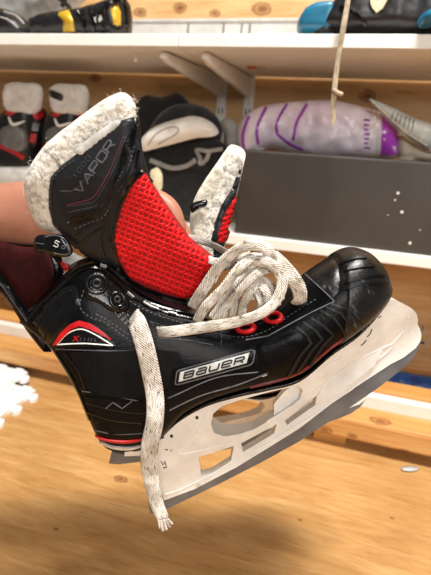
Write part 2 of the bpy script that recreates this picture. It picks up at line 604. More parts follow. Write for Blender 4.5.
M['felt'] = mat('dirty_white_felt', '#9f988b', '#dfd9cf', 1.0, 230, .7, 300, stops=(.34, .54), detail=6, sheen=.3, scratch=('#5d574d', 190, .59), dist=.003)
M['feltin'] = mat('cream_felt', '#a39b8a', '#d6cfbf', 1.0, 150, .8, 230, stops=(.3, .6), sheen=.4, dist=.002)
M['tab'] = mat('grey_white_tab', '#b3b3ae', '#d6d6d2', .5, 120)
M['white'] = mat('white_plastic', '#dddcd8', '#efeeea', .38, 45, .15, 200, scratch=('#8d8a84', 110, .71), rvar=.1)
M['whiteline'] = mat('white_moulding', '#e9e7e2', '#f2f0ec', .4, 60)
M['steel'] = mat('skate_steel', '#5f6165', '#77797d', .42, 30, .1, 300, metal=.45, stretch=None, rvar=.08)
M['ink'] = mat('black_ink', '#1a1a1a', None, .6)
M['lace'] = lace_mat('woven_lace', '#f2eee6', '#d6d0c5', '#333132', .43)
M['lace2'] = lace_mat('woven_lace_bright', '#faf7f2', '#e6e2da', '#33333c', .43)
M['greylace'] = lace_mat('grey_lace', '#b5aca6', '#8f8883', '#4a4442', .4)
M['skin'] = mat('skin', '#9a6651', '#aa755f', .5, 30, .15, 300, sub=.1)
M['wall'] = None
M['shelf'] = mat('white_melamine', '#e6e2da', '#efebe4', .42, 12, .05, 150)
M['metalwhite'] = mat('white_powder_metal', '#dcdad6', '#e8e6e2', .4, 30)
M['railgrey'] = mat('grey_white_metal', '#b4b2ae', '#c4c2be', .45, 30)
M['slot'] = mat('dark_slot', '#4a4640', None, .7)
M['box'] = mat('dark_box', '#332d28', '#3d3630', .42, 5, .1, 200, rvar=.06)
M['dot'] = mat('white_fleck', '#dcdad6', None, .6)
M['foam'] = mat('white_foam', '#e4e4e2', '#efefed', .8, 80, .4, 500)
M['cloth_black'] = mat('black_cloth', '#0c0c0e', '#17171a', .95, 40, .6, 300, sheen=.15)
M['cloth_navy'] = mat('charcoal_cloth', '#1d1d22', '#2a2a2f', .95, 40, .6, 260, sheen=.2)
M['cloth_white'] = mat('white_cloth', '#e2ddd5', '#f0ece4', .95, 30, .5, 200)
M['cloth_grey'] = mat('grey_cloth', '#8d8a86', '#a8a5a0', .95, 30, .5, 200)
M['cloth_cream'] = mat('cream_cloth', '#c9bd98', '#ddd3b4', .95, 30, .5, 200)
M['gold'] = mat('gold_band', '#b08a1c', '#cfa92e', .35, 40, metal=.2)
M['blue'] = mat('blue_shell', '#125a78', '#1b6f90', .35, 25)
M['bluebag'] = mat('blue_plastic', '#144a9a', '#2468c0', .3, 30)
M['bag'] = mat('lilac_plastic', '#d6c6d6', '#e6dbe5', .22, 14, .5, 40, dist=.006)
M['purple'] = mat('purple_band', '#8a2f9c', '#a23fb4', .35, 30)
M['magenta'] = mat('bright_purple_band', '#b03cc4', '#c152d2', .35, 30)
M['greyrib'] = mat('grey_ribbed', '#a9aeab', '#c9cdc9', .4, 40)
M['beige'] = mat('beige_pad', '#b5aa96', '#cbc1ae', .8, 40)
M['twine'] = lace_mat('cream_lace', '#cbbba0', '#b5a488', '#8a785e', .36)
M['bgwhite'] = mat('skate_white_felt', '#c2bfba', '#dbd8d4', .85, 40, .4, 200)
M['bggrey'] = mat('skate_grey_shell', '#5d5b5a', '#7a7876', .4, 30)
M['bgblack'] = mat('skate_black_shell', '#101012', '#1b1b1e', .4, 40)
M['bgred'] = mat('skate_red_trim', '#a3141b', '#bd1d24', .4, 40)

# ------------------------------------------------------------------ the room
WALLY = 1.13
M['wall'] = wood('pine_plywood', '#d6ad79', '#c69a62', '#e3c090', (1.6, 1, 14), rough=.55,
                 knots=[(tuple(atY(px, py, WALLY)), r) for px, py, r in
                        ((262, 9, .016), (180, 8, .012), (140, 12, .012), (368, 96, .014), (215, 13, .009), (95, 78, .012))], kcol='#7a4a22')
FX0, FX1 = -1.5, 1.2
def bigplane(name, v, m, kind='structure'):
    o = obj(name, v, [(0, 1, 2, 3)], m, None, smooth=False, center=False)
    INV[o.name] = Matrix.Identity(4)
    return tag(o, kind=kind)
kn = [(tuple(atZ(121, 479, 0)), .0085), (tuple(atZ(56, 529, 0)), .003), (tuple(atZ(300, 520, 0)), .0025), (tuple(atZ(392, 518, 0)), .003)]
M['floor'] = wood('plywood_sheet', '#c89a60', '#b3844c', '#d6ac74', (3.2, 26, 26), rough=.4, knots=kn, kcol='#7d4c22', coat=.12)
fl, ff = box_vf(FX0, FX1, -.9, WALLY, -.02, 0)
o = obj('floor', fl, ff, M['floor'], None, smooth=False, center=False); tag(o, kind='structure'); INV[o.name] = Matrix.Identity(4)
wl, wf = box_vf(FX0, FX1, WALLY, WALLY + .02, 0, 1.7)
o = obj('wall_back', wl, wf, M['wall'], None, smooth=False, center=False); tag(o, kind='structure'); INV[o.name] = Matrix.Identity(4)

# front pine beam, white strip and rear plank along the floor's far edge
YB = .722
zb0 = atY(400, 456, YB).z; zb1 = atY(400, 430, YB).z
yb2 = atZ(400, 413, zb1).y
zs = atY(400, 402, yb2).z
yp = yb2 + .018
zp1 = atY(400, 394, yp).z
yp2 = atZ(400, 383, zp1).y
knb = [(tuple(atY(325, 430, YB)), .010), (tuple(atZ(380, 421, zb1)), .013), (tuple(atY(352, 436, YB)), .006), (tuple(atY(404, 452, YB)), .006)]
M['beam'] = wood('pine_beam_wood', '#d29a58', '#b87a3c', '#e3b478', (1.3, 20, 20), rough=.5, knots=[((k[0][0] - (FX0 + FX1) / 2, k[0][1] - (YB + yb2) / 2, k[0][2] - max(zb0, .026)), k[1]) for k in knb], kcol='#8a4f24')
M['plank'] = wood('pine_plank_wood', '#d39a55', '#bb8042', '#e2b070', (1.3, 20, 20), rough=.5)
o = box('pine_beam', (FX0, FX1, YB, yb2, max(zb0, .026), zb1), M['beam'], bev=.006)
tag(o, 'front pine beam with dark knots along the far edge of the plywood floor', 'beam')
for bx in (-.9, .02, .9):
    b_ = box('spacer_block', (bx, bx + .06, YB + .02, yb2 - .01, 0, max(zb0, .026) + .004), M['plank'], o, bev=0)
o = box('white_strip', (FX0, FX1, yb2, yp, 0, zs), M['shelf'], bev=.002)
tag(o, 'narrow white painted strip between the two pine timbers', 'trim strip')
o = box('pine_plank', (FX0, FX1, yp, yp2, 0, zp1), M['plank'], bev=.003)
tag(o, 'rear pine plank behind the white strip, below the shelf cubby', 'plank')

# upper shelf: two white boards butted together
YS = .80
zt = atY(215, 33.5, YS).z; zbm = atY(215, 47, YS).z
xj = atY(178, 40, YS).x
for x0, x1, lb in ((FX0, xj - .0006, 'white upper shelf board on the left, holding the black and gold gear'),
                   (xj + .0006, FX1, 'white upper shelf board on the right, holding the blue and black gear')):
    o = box('shelf_board', (x0, x1, YS, WALLY - .012, zbm, zt), M['shelf'], bev=.0015)
    tag(o, lb, 'shelf', 'white upper shelf boards')

# lower shelf
YL = .85
zl = atY(300, 242, YL).z; zl0 = atY(300, 253, YL).z
o = box('lower_shelf', (FX0, FX1, YL, WALLY - .001, zl0, zl), M['shelf'], bev=.002)
tag(o, 'white lower shelf under the dark box, clothes and boots', 'shelf')

# twin-slot uprights and cantilever brackets
def upright(px, label, group):
    x = atY(px, 105, WALLY).x
    t = thing('slotted_upright', label, 'bracket rail', at((x, WALLY, .62)), group)
    box('channel', (x - .012, x + .012, WALLY - .011, WALLY, zl, zt + .05), M['metalwhite'], t, bev=.001)
    V, F = [], []
    z = zl + .02
    while z < zt + .03:
        for sx in (-.0045, .0045):
            v, f = box_vf(x + sx - .0017, x + sx + .0017, WALLY - .0114, WALLY - .009, z, z + .014)
            b = len(V); V += v; F += [tuple(i + b for i in q) for q in f]
        z += .032
    obj('slots', V, F, M['slot'], t, smooth=False)
    return x
def arm(x, tip, label, group):
    t = thing('shelf_bracket', label, 'bracket', at((x, WALLY - .012, zbm)), group)
    y0, y1 = WALLY - .012, YS + .035
    prof = [(y0, zbm - .002), (y1, zbm - .002), (y1 - .004, zbm - .012), (y1 + .02, zbm - .02), (y0 - .02, zbm - .046), (y0, zbm - .052)]
    tp = atZ(tip, 52.5, zbm); sk = (tp.x - x) / (tp.y - y0)
    V = [Vector((x + sk * (y - y0) + s * .0065, y, z)) for s in (-1, 1) for y, z in prof]
    n = len(prof)
    F = [tuple(range(n)), tuple(reversed(range(n, 2 * n)))] + [(i, (i + 1) % n, n + (i + 1) % n, n + i) for i in range(n)]
    o = obj('bracket_arm', V, F, M['metalwhite'], t, smooth=False); bevel(o, .003, 3)
    box('hook_plate', (x - .009, x + .009, WALLY - .016, WALLY - .0105, zbm - .062, zbm - .004), M['metalwhite'], t, bev=.001)
xu1 = upright(222, 'white slotted wall upright nearer the dark clothes pile', 'slotted uprights on the wall')
xu2 = upright(249, 'white slotted wall upright nearer the purple striped bag', 'slotted uprights on the wall')
arm(xu1, 168, 'white shelf bracket on the upright nearer the dark clothes', 'white shelf brackets')
arm(xu2, 208, 'white shelf bracket on the upright nearer the purple striped bag', 'white shelf brackets')
# little peg and sticker under the shelf
p = atZ(136, 53, zbm)
tube('shelf_peg', [p, p + Vector((0, 0, -.016))], .004, M['metalwhite'], nsec=12)
tag(COL.objects['shelf_peg'], 'tiny white peg hanging under the left upper shelf board', 'peg')
p = atZ(257, 67, zbm)
t = thing('sticker', 'small red and white sticker under the right shelf board', 'sticker', at(p))
box('paper', (p.x - .022, p.x + .018, p.y - .02, p.y + .022, zbm - .0009, zbm), mat('sticker_paper', '#d8ccc0', '#e2d8ce', .6), t, bev=0)
box('red_print', (p.x - .02, p.x - .001, p.y - .014, p.y + .016, zbm - .0013, zbm - .0008), mat('sticker_red', '#c03a30', '#cf4a3e', .6), t, bev=0)
p = atZ(281, 66, zbm)
o = obj('round_sticker', [p + Vector((.014 * math.cos(a * .3927), .02 * math.sin(a * .3927), dz)) for dz in (0, -.001) for a in range(16)],
    [tuple(range(16)), tuple(reversed(range(16, 32)))] + [(i, (i + 1) % 16, 16 + (i + 1) % 16, 16 + i) for i in range(16)], M['cloth_white'], smooth=False)
tag(o, 'round pale sticker under the right shelf board', 'sticker')

# horizontal white rail on the wall above the shelf
z0, z1 = atY(215, 35, WALLY).z - .0, atY(215, 20, WALLY).z
x0, x1 = atY(129, 28, WALLY).x, atY(330, 28, WALLY).x
t = thing('wall_rail', 'white horizontal metal rail on the plywood wall above the shelf', 'rail', at(((x0 + x1) / 2, WALLY, z0)))
box('rail_bar', (x0, x1, WALLY - .010, WALLY, z0 - .02, z1), M['railgrey'], t, bev=.0015)
box('rail_lip', (x0, x1, WALLY - .014, WALLY - .009, z1 - .006, z1), M['railgrey'], t, bev=.001)
for px in (190, 225, 243, 251):
    q = atY(px, 29, WALLY)
    box('slot', (q.x - .0015, q.x + .0015, WALLY - .0145, WALLY - .009, q.z - .012, q.z + .008), M['bggrey'], t, bev=0)

# ------------------------------------------------------------------ the skate in hand
def seq(T, B, Wd, step):
    rows = [np.array([*t, *b, w]) for t, b, w in zip(T, B, Wd)]
    return catmull(rows, step)

T = [(24, 316), (38, 300), (56, 282), (76, 264), (95, 256), (112, 262), (130, 278), (150, 291), (180, 302), (210, 314), (238, 318), (262, 308), (285, 294), (306, 275), (328, 260), (349, 249), (367, 253), (381, 268), (388.5, 285)]
B = [(21, 324), (32, 334), (50, 352), (67, 381), (80, 408), (97, 447), (112, 459), (136, 457), (160, 444), (182, 420), (208, 405), (240, 395), (270, 388), (302, 379), (332, 354), (355, 338), (374, 321), (387, 304), (391, 293)]
Wd = [.010, .020, .027, .031, .034, .036, .036, .035, .034, .033, .033, .034, .036, .037, .038, .036, .030, .020, .008]
rows = seq(T, B, Wd, 6.0)
NR = 44
def boot_ring(r, grow=0., n=2.6):
    s_ = max(.002, r[4]) * .8; a = K(r[0], r[1], 0); b = K(r[2], r[3], s_) - SW * s_; c = (a + b) / 2; hv = (a - b) / 2
    hl = hv.length; hv = hv * ((hl + grow) / hl); w = max(.002, r[4]) + grow
    out = []
    for j in range(NR):
        th = 2 * math.pi * (j + .5) / NR
        cc, ss = math.cos(th), math.sin(th)
        e = 2 / (n if cc > 0 else 4.)
        cc = math.copysign(abs(cc) ** e, cc); ss = math.copysign(abs(ss) ** e, ss)
        k = 1 - .18 * max(0, cc)          # narrower at the throat
        out.append(c + hv * cc + SW * (ss * w * k))
    return out
def loft(rs, grow=0.):
    v, f = [], []
    for r in rs: v += boot_ring(r, grow)
    for i in range(len(rs) - 1):
        for j in range(NR):
            a, b = i * NR + j, i * NR + (j + 1) % NR
            f.append((a, b, b + NR, a + NR))
    f.append(tuple(reversed(range(NR)))); f.append(tuple(range((len(rs) - 1) * NR, len(rs) * NR)))
    return v, f

skO = K(160, 505, 0)
Fx = (K(415, 345, 0) - skO).normalized()
Sy = -SW
Uz = Fx.cross(Sy).normalized(); 
SKM = Matrix((( Fx.x, Sy.x, Uz.x, skO.x), (Fx.y, Sy.y, Uz.y, skO.y), (Fx.z, Sy.z, Uz.z, skO.z), (0, 0, 0, 1)))
SK = thing('ice_skate', 'near black hockey skate with red mesh tongue, held tilted toe up', 'ice skate', SKM, 'pair of hockey skates held in hand')
bv_, bf_ = loft(rows)
boot = obj('boot_shell', bv_, bf_, M['black'], SK)
BV = bvh_of(bv_, bf_)

# tendon guard leaving the frame on the left with the red lining inside
tgp = [(-40, 250), (-8, 262), (10, 284), (26, 308), (40, 332), (52, 352), (44, 352), (26, 330), (12, 308), (-8, 286), (-44, 272)]
tg = pillow('tendon_guard', tgp, lambda x, y, h: K(x, y, .012 + h), .006, .006, 5, M['black'], SK, step=5)
lnp = [(-36, 236), (-4, 240), (20, 246), (46, 250), (54, 272), (50, 290), (34, 304), (26, 312), (12, 292), (-8, 270), (-40, 258)]
pillow('liner', lnp, lambda x, y, h: K(x, y, -.018 + h), .004, .006, 8, M['darkred'], SK, step=5, label='dark red inner lining')
pillow('far_collar', [(-36, 238), (0, 238), (40, 246), (62, 258), (60, 290), (40, 304), (20, 300), (-36, 262)], lambda x, y, h: K(x, y, -.027 + h), .004, .004, 6, M['gloss'], SK, step=6)
TGB = bvh_obj(tg)
ribbons('guard_stitching', [[(-20, 272), (0, 284), (14, 303), (30, 326), (44, 346)]], 1.2, .0005, TGB, M['thread'], SK)

# toe cap: the front of the loft, a shade larger
def cap(r0, name, m, grow, cut=None):
    rs = [r for r in rows if (r[0] + r[2]) / 2 > r0]
    v, f = loft(rs, grow)
    return obj(name, v, f, m, SK), bvh_of(v, f)
capo, CAPB = cap(336, 'toe_cap', M['toe'], .0012)
# upper vamp piece of the cap with its seam
patch('vamp_overlay', [(304, 275), (312, 270), (324, 263), (334, 258), (338, 266), (340, 280), (338, 292), (333, 298), (322, 289)], BV, .0010, M['toe'], SK, step=3, rad=5)
for P_ in ([(333, 301), (344, 291), (358, 285), (374, 282), (387, 284)], [(330, 297), (342, 285), (358, 279), (374, 275), (384, 276)], [(322, 286), (336, 275), (354, 268), (374, 266)], [(316, 279), (334, 266), (354, 259), (366, 258)]):
    ribbons('toe_groove', [P_], 3.0, .0016, CAPB, M['rib'], SK)
ribbons('toe_chevron', [[(331, 304), (345, 308), (362, 324)], [(326, 307), (340, 313), (355, 331)], [(320, 310), (334, 318), (348, 339)],
                        [(311, 318), (324, 326), (333, 335), (322, 346), (309, 366)], [(303, 322), (315, 330), (322, 339), (311, 351), (297, 372)], [(296, 327), (306, 334), (311, 343), (301, 354), (288, 376)]],
        3.4, .0014, BV, M['rib'], SK, smooth=False)
ribbons('cap_edge', [[(304, 273), (316, 284), (325, 292), (334, 301), (331, 306)], [(246, 340), (268, 336), (290, 324), (312, 312), (333, 302)]], 1.3, .0007, BV, M['seamline'], SK, smooth=False)
# quarter panels
patch('smooth_panel', [(256, 346), (275, 338), (295, 332), (304, 337), (305, 345), (296, 358), (282, 374), (268, 379), (262, 366)], BV, .0009, M['black'], SK, smooth=True, rad=4)
patch('side_panel', [(70, 352), (112, 351), (160, 350), (178, 352), (184, 364), (172, 370), (168, 388), (130, 399), (92, 393), (78, 380)], BV, .0007, M['weave'], SK)
patch('heel_panel', [(84, 396), (126, 402), (160, 398), (172, 398), (168, 416), (146, 432), (110, 434), (94, 420)], BV, .0008, M['black'], SK)
for P_ in ([(56, 349), (84, 350), (120, 351), (158, 351)], [(82, 391), (110, 395), (146, 402), (166, 399), (215, 378), (258, 372)],
           [(90, 429), (116, 434), (146, 433)], [(166, 412), (200, 396), (240, 384), (285, 366)]):
    ribbons('panel_seam', [P_], 1.2, .0006, BV, M['seamline'], SK)
ribbons('panel_rib', [[(74, 358 + 6 * i), (110, 357 + 6 * i), (160, 357 + 5.2 * i)] for i in range(6)], 1.2, .0004, BV, M['rib'], SK)
ribbons('lower_rib', [[(86, 402), (110, 409), (140, 413), (166, 410)], [(88, 412), (112, 420), (142, 423)]], 1.6, .0012, BV, M['gloss'], SK)
ribbons('heel_edge', [[(56, 352), (70, 374), (80, 394), (90, 420)], [(64, 352), (78, 370), (86, 390)]], 1.8, .0012, BV, M['gloss'], SK)
ribbons('heel_mark', [[(106, 408), (113, 402), (118, 405), (122, 408), (132, 401)]], 1.2, .0013, BV, M['seamline'], SK, smooth=False)
# sole, red edge and heel bands
sole_px = [(132, 451), (146, 448.5), (157, 442), (178, 422), (206, 406), (240, 396), (268, 390), (300, 381), (332, 355), (355, 339), (372, 323), (388, 303)]
ribbons('red_edge', [[(250, 387), (275, 381), (298, 373), (313, 362), (329, 349), (352, 332), (369, 316), (383, 301)]], 2.0, .0010, BV, M['redline'], SK, label='dark red line along the sole edge')
ribbons('heel_red_band', [[(93, 433), (104, 439), (122, 441.5), (138, 440), (150, 436)]], 2.8, .0014, BV, M['red'], SK, taper=True, label='red band around the heel')
ribbons('heel_grey_band', [[(99, 441), (112, 446.5), (130, 448), (148, 443.5)]], 2.8, .0013, BV, M['silver'], SK, taper=True, label='worn grey band around the heel')
v, f = [], []
pts = catmull(sole_px, 4.)
for i, p in enumerate(pts):
    t_ = i / (len(pts) - 1); w = .030 if t_ > .15 else .026
    if t_ > .9: w = .024
    for (dy, s) in ((-2.4, w), (1.4, w), (1.4, -w), (-2.4, -w)):
        q = K(p[0], p[1] + dy, w * .86) + SW * (s - w) * .86
        v.append(q)
for i in range(len(pts) - 1):
    for j in range(4):
        a, b = i * 4 + j, i * 4 + (j + 1) % 4; f.append((a, b, b + 4, a + 4))
f.append((3, 2, 1, 0)); e = (len(pts) - 1) * 4; f.append((e, e + 1, e + 2, e + 3))
o = obj('outsole', v, f, M['gloss'], SK); bevel(o, .002); sharp(o)

# collar, eyelet stay and their stitching
ribbons('collar_band', [[(64, 276), (78, 266), (94, 261), (108, 265), (122, 276), (140, 292), (165, 304), (190, 312), (215, 321), (238, 324)]], 6.5, .0022, BV, M['gloss'], SK)
ribbons('collar_piping', [[(60, 288), (76, 274), (94, 268), (106, 272), (118, 283), (136, 299), (162, 311), (192, 319), (222, 328), (246, 330), (268, 320), (290, 302), (306, 287)]], 2.6, .0014, BV, M['gloss'], SK)
stitches('collar_stitching', [(112, 286), (128, 300), (152, 313), (182, 323), (214, 333), (244, 337), (268, 330), (292, 314), (318, 298)], BV, M['thread'], SK)
stitches('ankle_stitching', [(84, 290), (80, 306), (88, 316), (104, 322), (122, 335), (140, 346)], BV, M['thread'], SK, w=1.4)
stitches('ankle_stitching', [(96, 314), (110, 322), (128, 334), (146, 343)], BV, M['thread'], SK, w=1.3)
for k in range(4):
    stitches('ankle_stitching', [(112 + 5 * k, 308 + 2 * k), (120 + 5 * k, 318 + 2.5 * k), (132 + 5 * k, 330 + 2 * k)], BV, M['seamline'], SK, w=1.5, dash=2.2, gap=2.2, h=.0007)
ribbons('collar_rib', [[(122, 286), (140, 300), (164, 309), (192, 316), (218, 325)]], 1.6, .0026, BV, M['gloss'], SK)
ribbons('collar_rib', [[(106, 258), (116, 266), (128, 276), (146, 289), (168, 300), (190, 307)]], 2.6, .0030, BV, M['gloss'], SK)
ribbons('facing_rib', [[(150, 322), (176, 330), (206, 337), (236, 341)]], 1.8, .0012, BV, M['gloss'], SK)
for P_ in ([(158, 338), (186, 340), (214, 345)], [(150, 330), (153, 344)], [(178, 326), (180, 340)], [(222, 331), (221, 345)]):
    ribbons('facing_seam', [P_], 1.0, .0006, BV, M['thread'], SK)
for P_ in ([(143, 303), (150, 307), (158, 310)], [(168, 313), (176, 315)], [(127, 293), (133, 298)], [(100, 266), (106, 268)]):
    ribbons('collar_glint', [P_], .9, .0034, BV, M['silver'], SK)  # short silver strokes, painted glints along the glossy collar
patch('ankle_plate', [(88, 272), (99, 270), (108, 276), (122, 290), (130, 302), (125, 312), (112, 312), (98, 303), (86, 298), (83, 284)], BV, .0022, M['gloss'], SK, smooth=True, rad=4, step=2.5)
APL = bvh_obj(COL.objects['ankle_plate'])
for px, py, R in ((97, 284, .0075), (117, 300, .0056)):
    rv = ring('rivet', BV, px, py, R, .0017, M['gloss'], SK, off=.0022)
    ring('rivet_core', BV, px, py, R * .38, .0016, M['rib'], rv, off=.0024)
patch('back_panel', [(32, 322), (48, 300), (62, 288), (76, 284), (80, 304), (70, 320), (54, 343), (48, 344)], BV, .001, M['gloss'], SK, smooth=False, rad=3)
ribbons('collar_crease', [[(28, 320), (40, 306), (56, 292), (70, 280)], [(36, 330), (46, 312), (60, 297), (72, 290)], [(44, 340), (52, 322), (64, 308)]], 2.2, .0012, BV, M['rib'], SK)
# ankle emblem
EM = patch('ankle_emblem', [(52, 347), (57, 337), (66, 326), (78, 319), (90, 321), (104, 331), (116, 346), (84, 347)], BV, .0012, M['gloss'], SK, step=3)
EB = bvh_obj(EM)
arc_o = [(53, 345), (60.5, 333), (69.5, 324.5), (79, 320.5), (90.5, 323.5), (102.5, 331.5), (111.5, 340)]
arc_i = [(103, 335.5), (91, 329.5), (80, 326), (72, 329), (64, 337), (57, 344.5)]
patch('red_arc', arc_o + arc_i, EB, .0008, M['red'], EM, step=2.2, label='red curved bar')
ribbons('white_outline', [[(57, 344.5), (66, 335), (75, 330), (84, 329.5), (97, 335.5), (113, 345.5)], [(57, 344.5), (84, 343.5), (113, 345.5)]], 1.3, .0006, EB, M['whiteline'], EM)
lettering('emblem_letter', 'X', (73, 341), (6, 0), (1.2, -5), .8, 1.2, .0005, EB, M['red'], EM)
ribbons('emblem_print', [[(80, 340.6), (81.5, 337.4)], [(84, 340.8), (85.2, 337.6)], [(88, 341), (89, 338)], [(91, 341.2), (92, 338.6)], [(94.5, 341.4), (95.2, 339)]], 1.3, .0004, EB, M['dim_letter'], EM)

# maker's plate
PL = [(174.6, 383.8), (176.2, 371.8), (178.6, 369.6), (252, 349.2), (255.6, 351), (253.6, 362), (250.4, 365.2), (178, 385)]
pl = patch('logo_plate', PL, BV, .0010, M['seamline'], SK, step=3)
def shrink(P, k):
    c = np.mean(P, 0); P = np.array(P); d = P - c
    L = np.linalg.norm(d, axis=1)[:, None]
    return [tuple(q) for q in c + d * (1 - k / L)]
def inset(P, k):
    n = len(P); A = np.array(P, float); out = []
    c = A.mean(0)
    for i in range(n):
        a, b, d = A[i - 1], A[i], A[(i + 1) % n]
        n1 = np.array([-(b - a)[1], (b - a)[0]]); n1 /= np.linalg.norm(n1)
        n2 = np.array([-(d - b)[1], (d - b)[0]]); n2 /= np.linalg.norm(n2)
        m_ = n1 + n2; m_ /= np.linalg.norm(m_)
        if m_.dot(c - b) < 0: m_ = -m_
        out.append(tuple(b + m_ * k * 1.1))
    return out
PB = bvh_obj(pl)
pg = patch('plate_ground', inset(PL, 1.1), PB, .0004, M['gloss'], pl, step=3)
GB = bvh_obj(pg)
ps = patch('plate_face', [(178.6, 381.8), (180.2, 372), (249.6, 352.4), (246.4, 363)], GB, .0004, M['silver'], pl, step=3, label='worn silver face')
SB = bvh_obj(ps)
lettering('lettering', 'BaUeR', (183.6, 378.6), (12.6, -3.45), (1.6, -5.9), .72, 2.0, .0005, SB, M['groove'], pl)
ribbons('white_scuff', [[(262, 376.5), (270, 373.5), (277, 369.5)], [(277, 369.5), (276, 366.5)]], 1.1, .0004, BV, M['silver'], SK)
rs = [[(214 + random.uniform(-8, 40), 382 + random.uniform(-12, 10))] for _ in range(0)]

# blade holder
HO = [(391, 299), (397, 300.5), (405, 304.5), (411, 308), (414.5, 311), (417, 315), (418, 320), (417.5, 324), (420, 329), (421.5, 335), (420.5, 341), (416, 348), (403, 358), (391, 364), (365, 381), (335, 401), (300, 428), (268, 448), (237, 467), (195, 489), (164, 500.5), (159, 484), (151, 462), (142, 446), (157, 437), (178, 418), (206, 402), (240, 392), (268, 386), (300, 377), (332, 351), (355, 335), (374, 318)]
OP1 = [(211, 424), (213, 414), (222, 406), (240, 400), (262, 394), (278, 390), (298, 386), (303, 390), (300, 399), (289, 408), (275, 417), (254, 429), (240, 434), (225, 436.5), (214, 433)]
WA = [(199, 457), (234, 446), (231, 461), (212, 473), (201, 476)]
WB_ = [(241, 443.5), (277, 424), (274, 433.5), (243, 452)]
WC = [(284, 418.5), (317, 395.5), (315, 405), (287, 425)]
WD = [(325, 388), (334, 377.5), (356, 364), (372, 357), (362, 367.5), (345, 380), (329, 391)]
V2, F2, D2 = fill(HO, [OP1, WA, WB_, WC, WD], 4.5)
def hw(px, py):         # half width grows from the runner up to the sole
    # distance above the runner line, in pixels
    d = (505 - .645 * (px - 160)) - py
    return float(np.interp(d, [0, 12, 30, 55, 80], [.0042, .0062, .0125, .019, .024]))
fr, bk = [], []
for p in V2:
    s = hw(*p); q = K(p[0], p[1], s); fr.append(q); bk.append(q - SW * 2 * s)
v, f = slab(V2, F2, fr, bk)
ho = obj('blade_holder', v, f, M['white'], SK); sharp(ho, 40)
bevel(ho, .0012, 2, 45)
HB = bvh_of(v, f)
# moulded outlines on the holder's side
ribbons('holder_moulding', [[(209, 407), (203, 421), (190, 442), (178, 453), (197, 451), (232, 441), (280, 414), (322, 385)],
                            [(181, 456), (172, 478), (163, 493), (176, 491), (196, 482), (235, 462), (300, 423), (360, 384)],
                            [(318, 392), (332, 377), (362, 358), (392, 344), (386, 353), (368, 366), (330, 392)],
                            [(303, 372), (318, 372), (332, 362), (352, 355)], [(392, 344), (404, 330), (408, 316)]],
        1.0, .0006, HB, M['whiteline'], SK)
RP = [(318, 396), (328, 372), (352, 357), (384, 346), (374, 366), (348, 386), (326, 398)]
Vr, Fr, Dr = fill(RP, [], 4)
fr = [K(p[0], p[1], .0075) for p in Vr]; bk = [q - SW * .015 for q in fr]
vr, fr_ = slab(Vr, Fr, fr, bk)
sharp(obj('recess_panel', vr, fr_, M['white'], SK), 40)
for P_ in ([(165, 449.5), (168, 449.8)], [(170.5, 450.5), (172, 450.5)], [(161, 461), (163, 465), (165, 461), (166, 466)], [(163, 468), (167, 467)],
           [(361, 345.5), (364, 343), (366, 340)], [(367, 337), (370, 334), (372, 329)], [(378, 318), (381, 316)]):
    ribbons('holder_ink', [P_], 1.1, .0003, HB, M['ink'], SK, smooth=False)
for px, py in ((171.5, 436), (197, 417.5), (162.5, 437)):
    patch('holder_rivet', circle(px, py, 1.6, 10), HB, .0004, M['ink'], SK, step=1.2)
WEB = [(274, 424), (274, 404), (284, 392), (300, 380), (322, 368), (330, 372), (322, 388), (300, 408), (288, 418)]
V2, F2, D2 = fill(WEB, [], 4)
fr = [K(p[0], p[1], .003) for p in V2]; bk = [q - SW * .007 for q in fr]
v, f = slab(V2, F2, fr, bk)
sharp(obj('holder_web', v, f, M['white'], SK), 40)
# steel runner
RO = [(141, 511), (150, 507), (164, 500), (195, 489), (237, 466), (268, 447), (300, 427), (335, 400), (365, 380), (391, 363), (404, 351), (418, 346), (417.5, 351), (410, 362), (400, 371), (378, 388), (360, 400.5), (330, 421), (300, 441), (262, 462), (220, 483.5), (190, 498), (164, 510.5), (150, 513.5), (143, 513.5)]
RO = [(148, 500), (164, 499), (195, 488), (237, 465), (268, 446), (300, 426), (335, 399), (365, 379), (391, 364), (404, 354), (414, 346), (420, 337), (421.5, 339), (418, 351), (410, 362), (400, 371), (378, 388), (360, 400.5), (330, 421), (300, 441), (262, 462), (220, 483.5), (190, 498), (170, 507.5), (160, 512), (150, 514)]
V2, F2, D2 = fill(RO, [], 5)
fr = [K(p[0], p[1], .0048 if False else .0036) for p in V2]; bk = [q - SW * .0072 for q in fr]
v, f = slab(V2, F2, fr, bk)
ru = obj('runner', v, f, M['steel'], SK, label='grey steel blade'); sharp(ru, 40)

# ------------------------------------------------------------------ second skate: same boot and blade, held lower behind
def foot(px, py, s):
    return K(px, py, s)
S2 = -.082
o2 = foot(119, 459, S2); t2 = foot(384, 396, S2)
F2v = (t2 - o2).normalized()
U2 = F2v.cross(Sy).normalized()
FAR = Matrix(((F2v.x, Sy.x, U2.x, o2.x), (F2v.y, Sy.y, U2.y, o2.y), (F2v.z, Sy.z, U2.z, o2.z), (0, 0, 0, 1)))
print('skate length near', (K(415, 345, 0) - skO).length, 'far', (t2 - o2).length)
near_parts = list(SK.children)
SK2 = thing('ice_skate', 'far black hockey skate behind the near one, only tongue and blade showing', 'ice skate', FAR, 'pair of hockey skates held in hand')
def copy_tree(o, parent):
    c = o.copy(); COL.objects.link(c); c.parent = parent
    for ch in list(o.children): copy_tree(ch, c)
skip = ('holder_web', 'tendon_guard', 'far_collar', 'liner', 'guard_stitching')
for c in near_parts:
    if not c.name.startswith(skip): copy_tree(c, SK2)

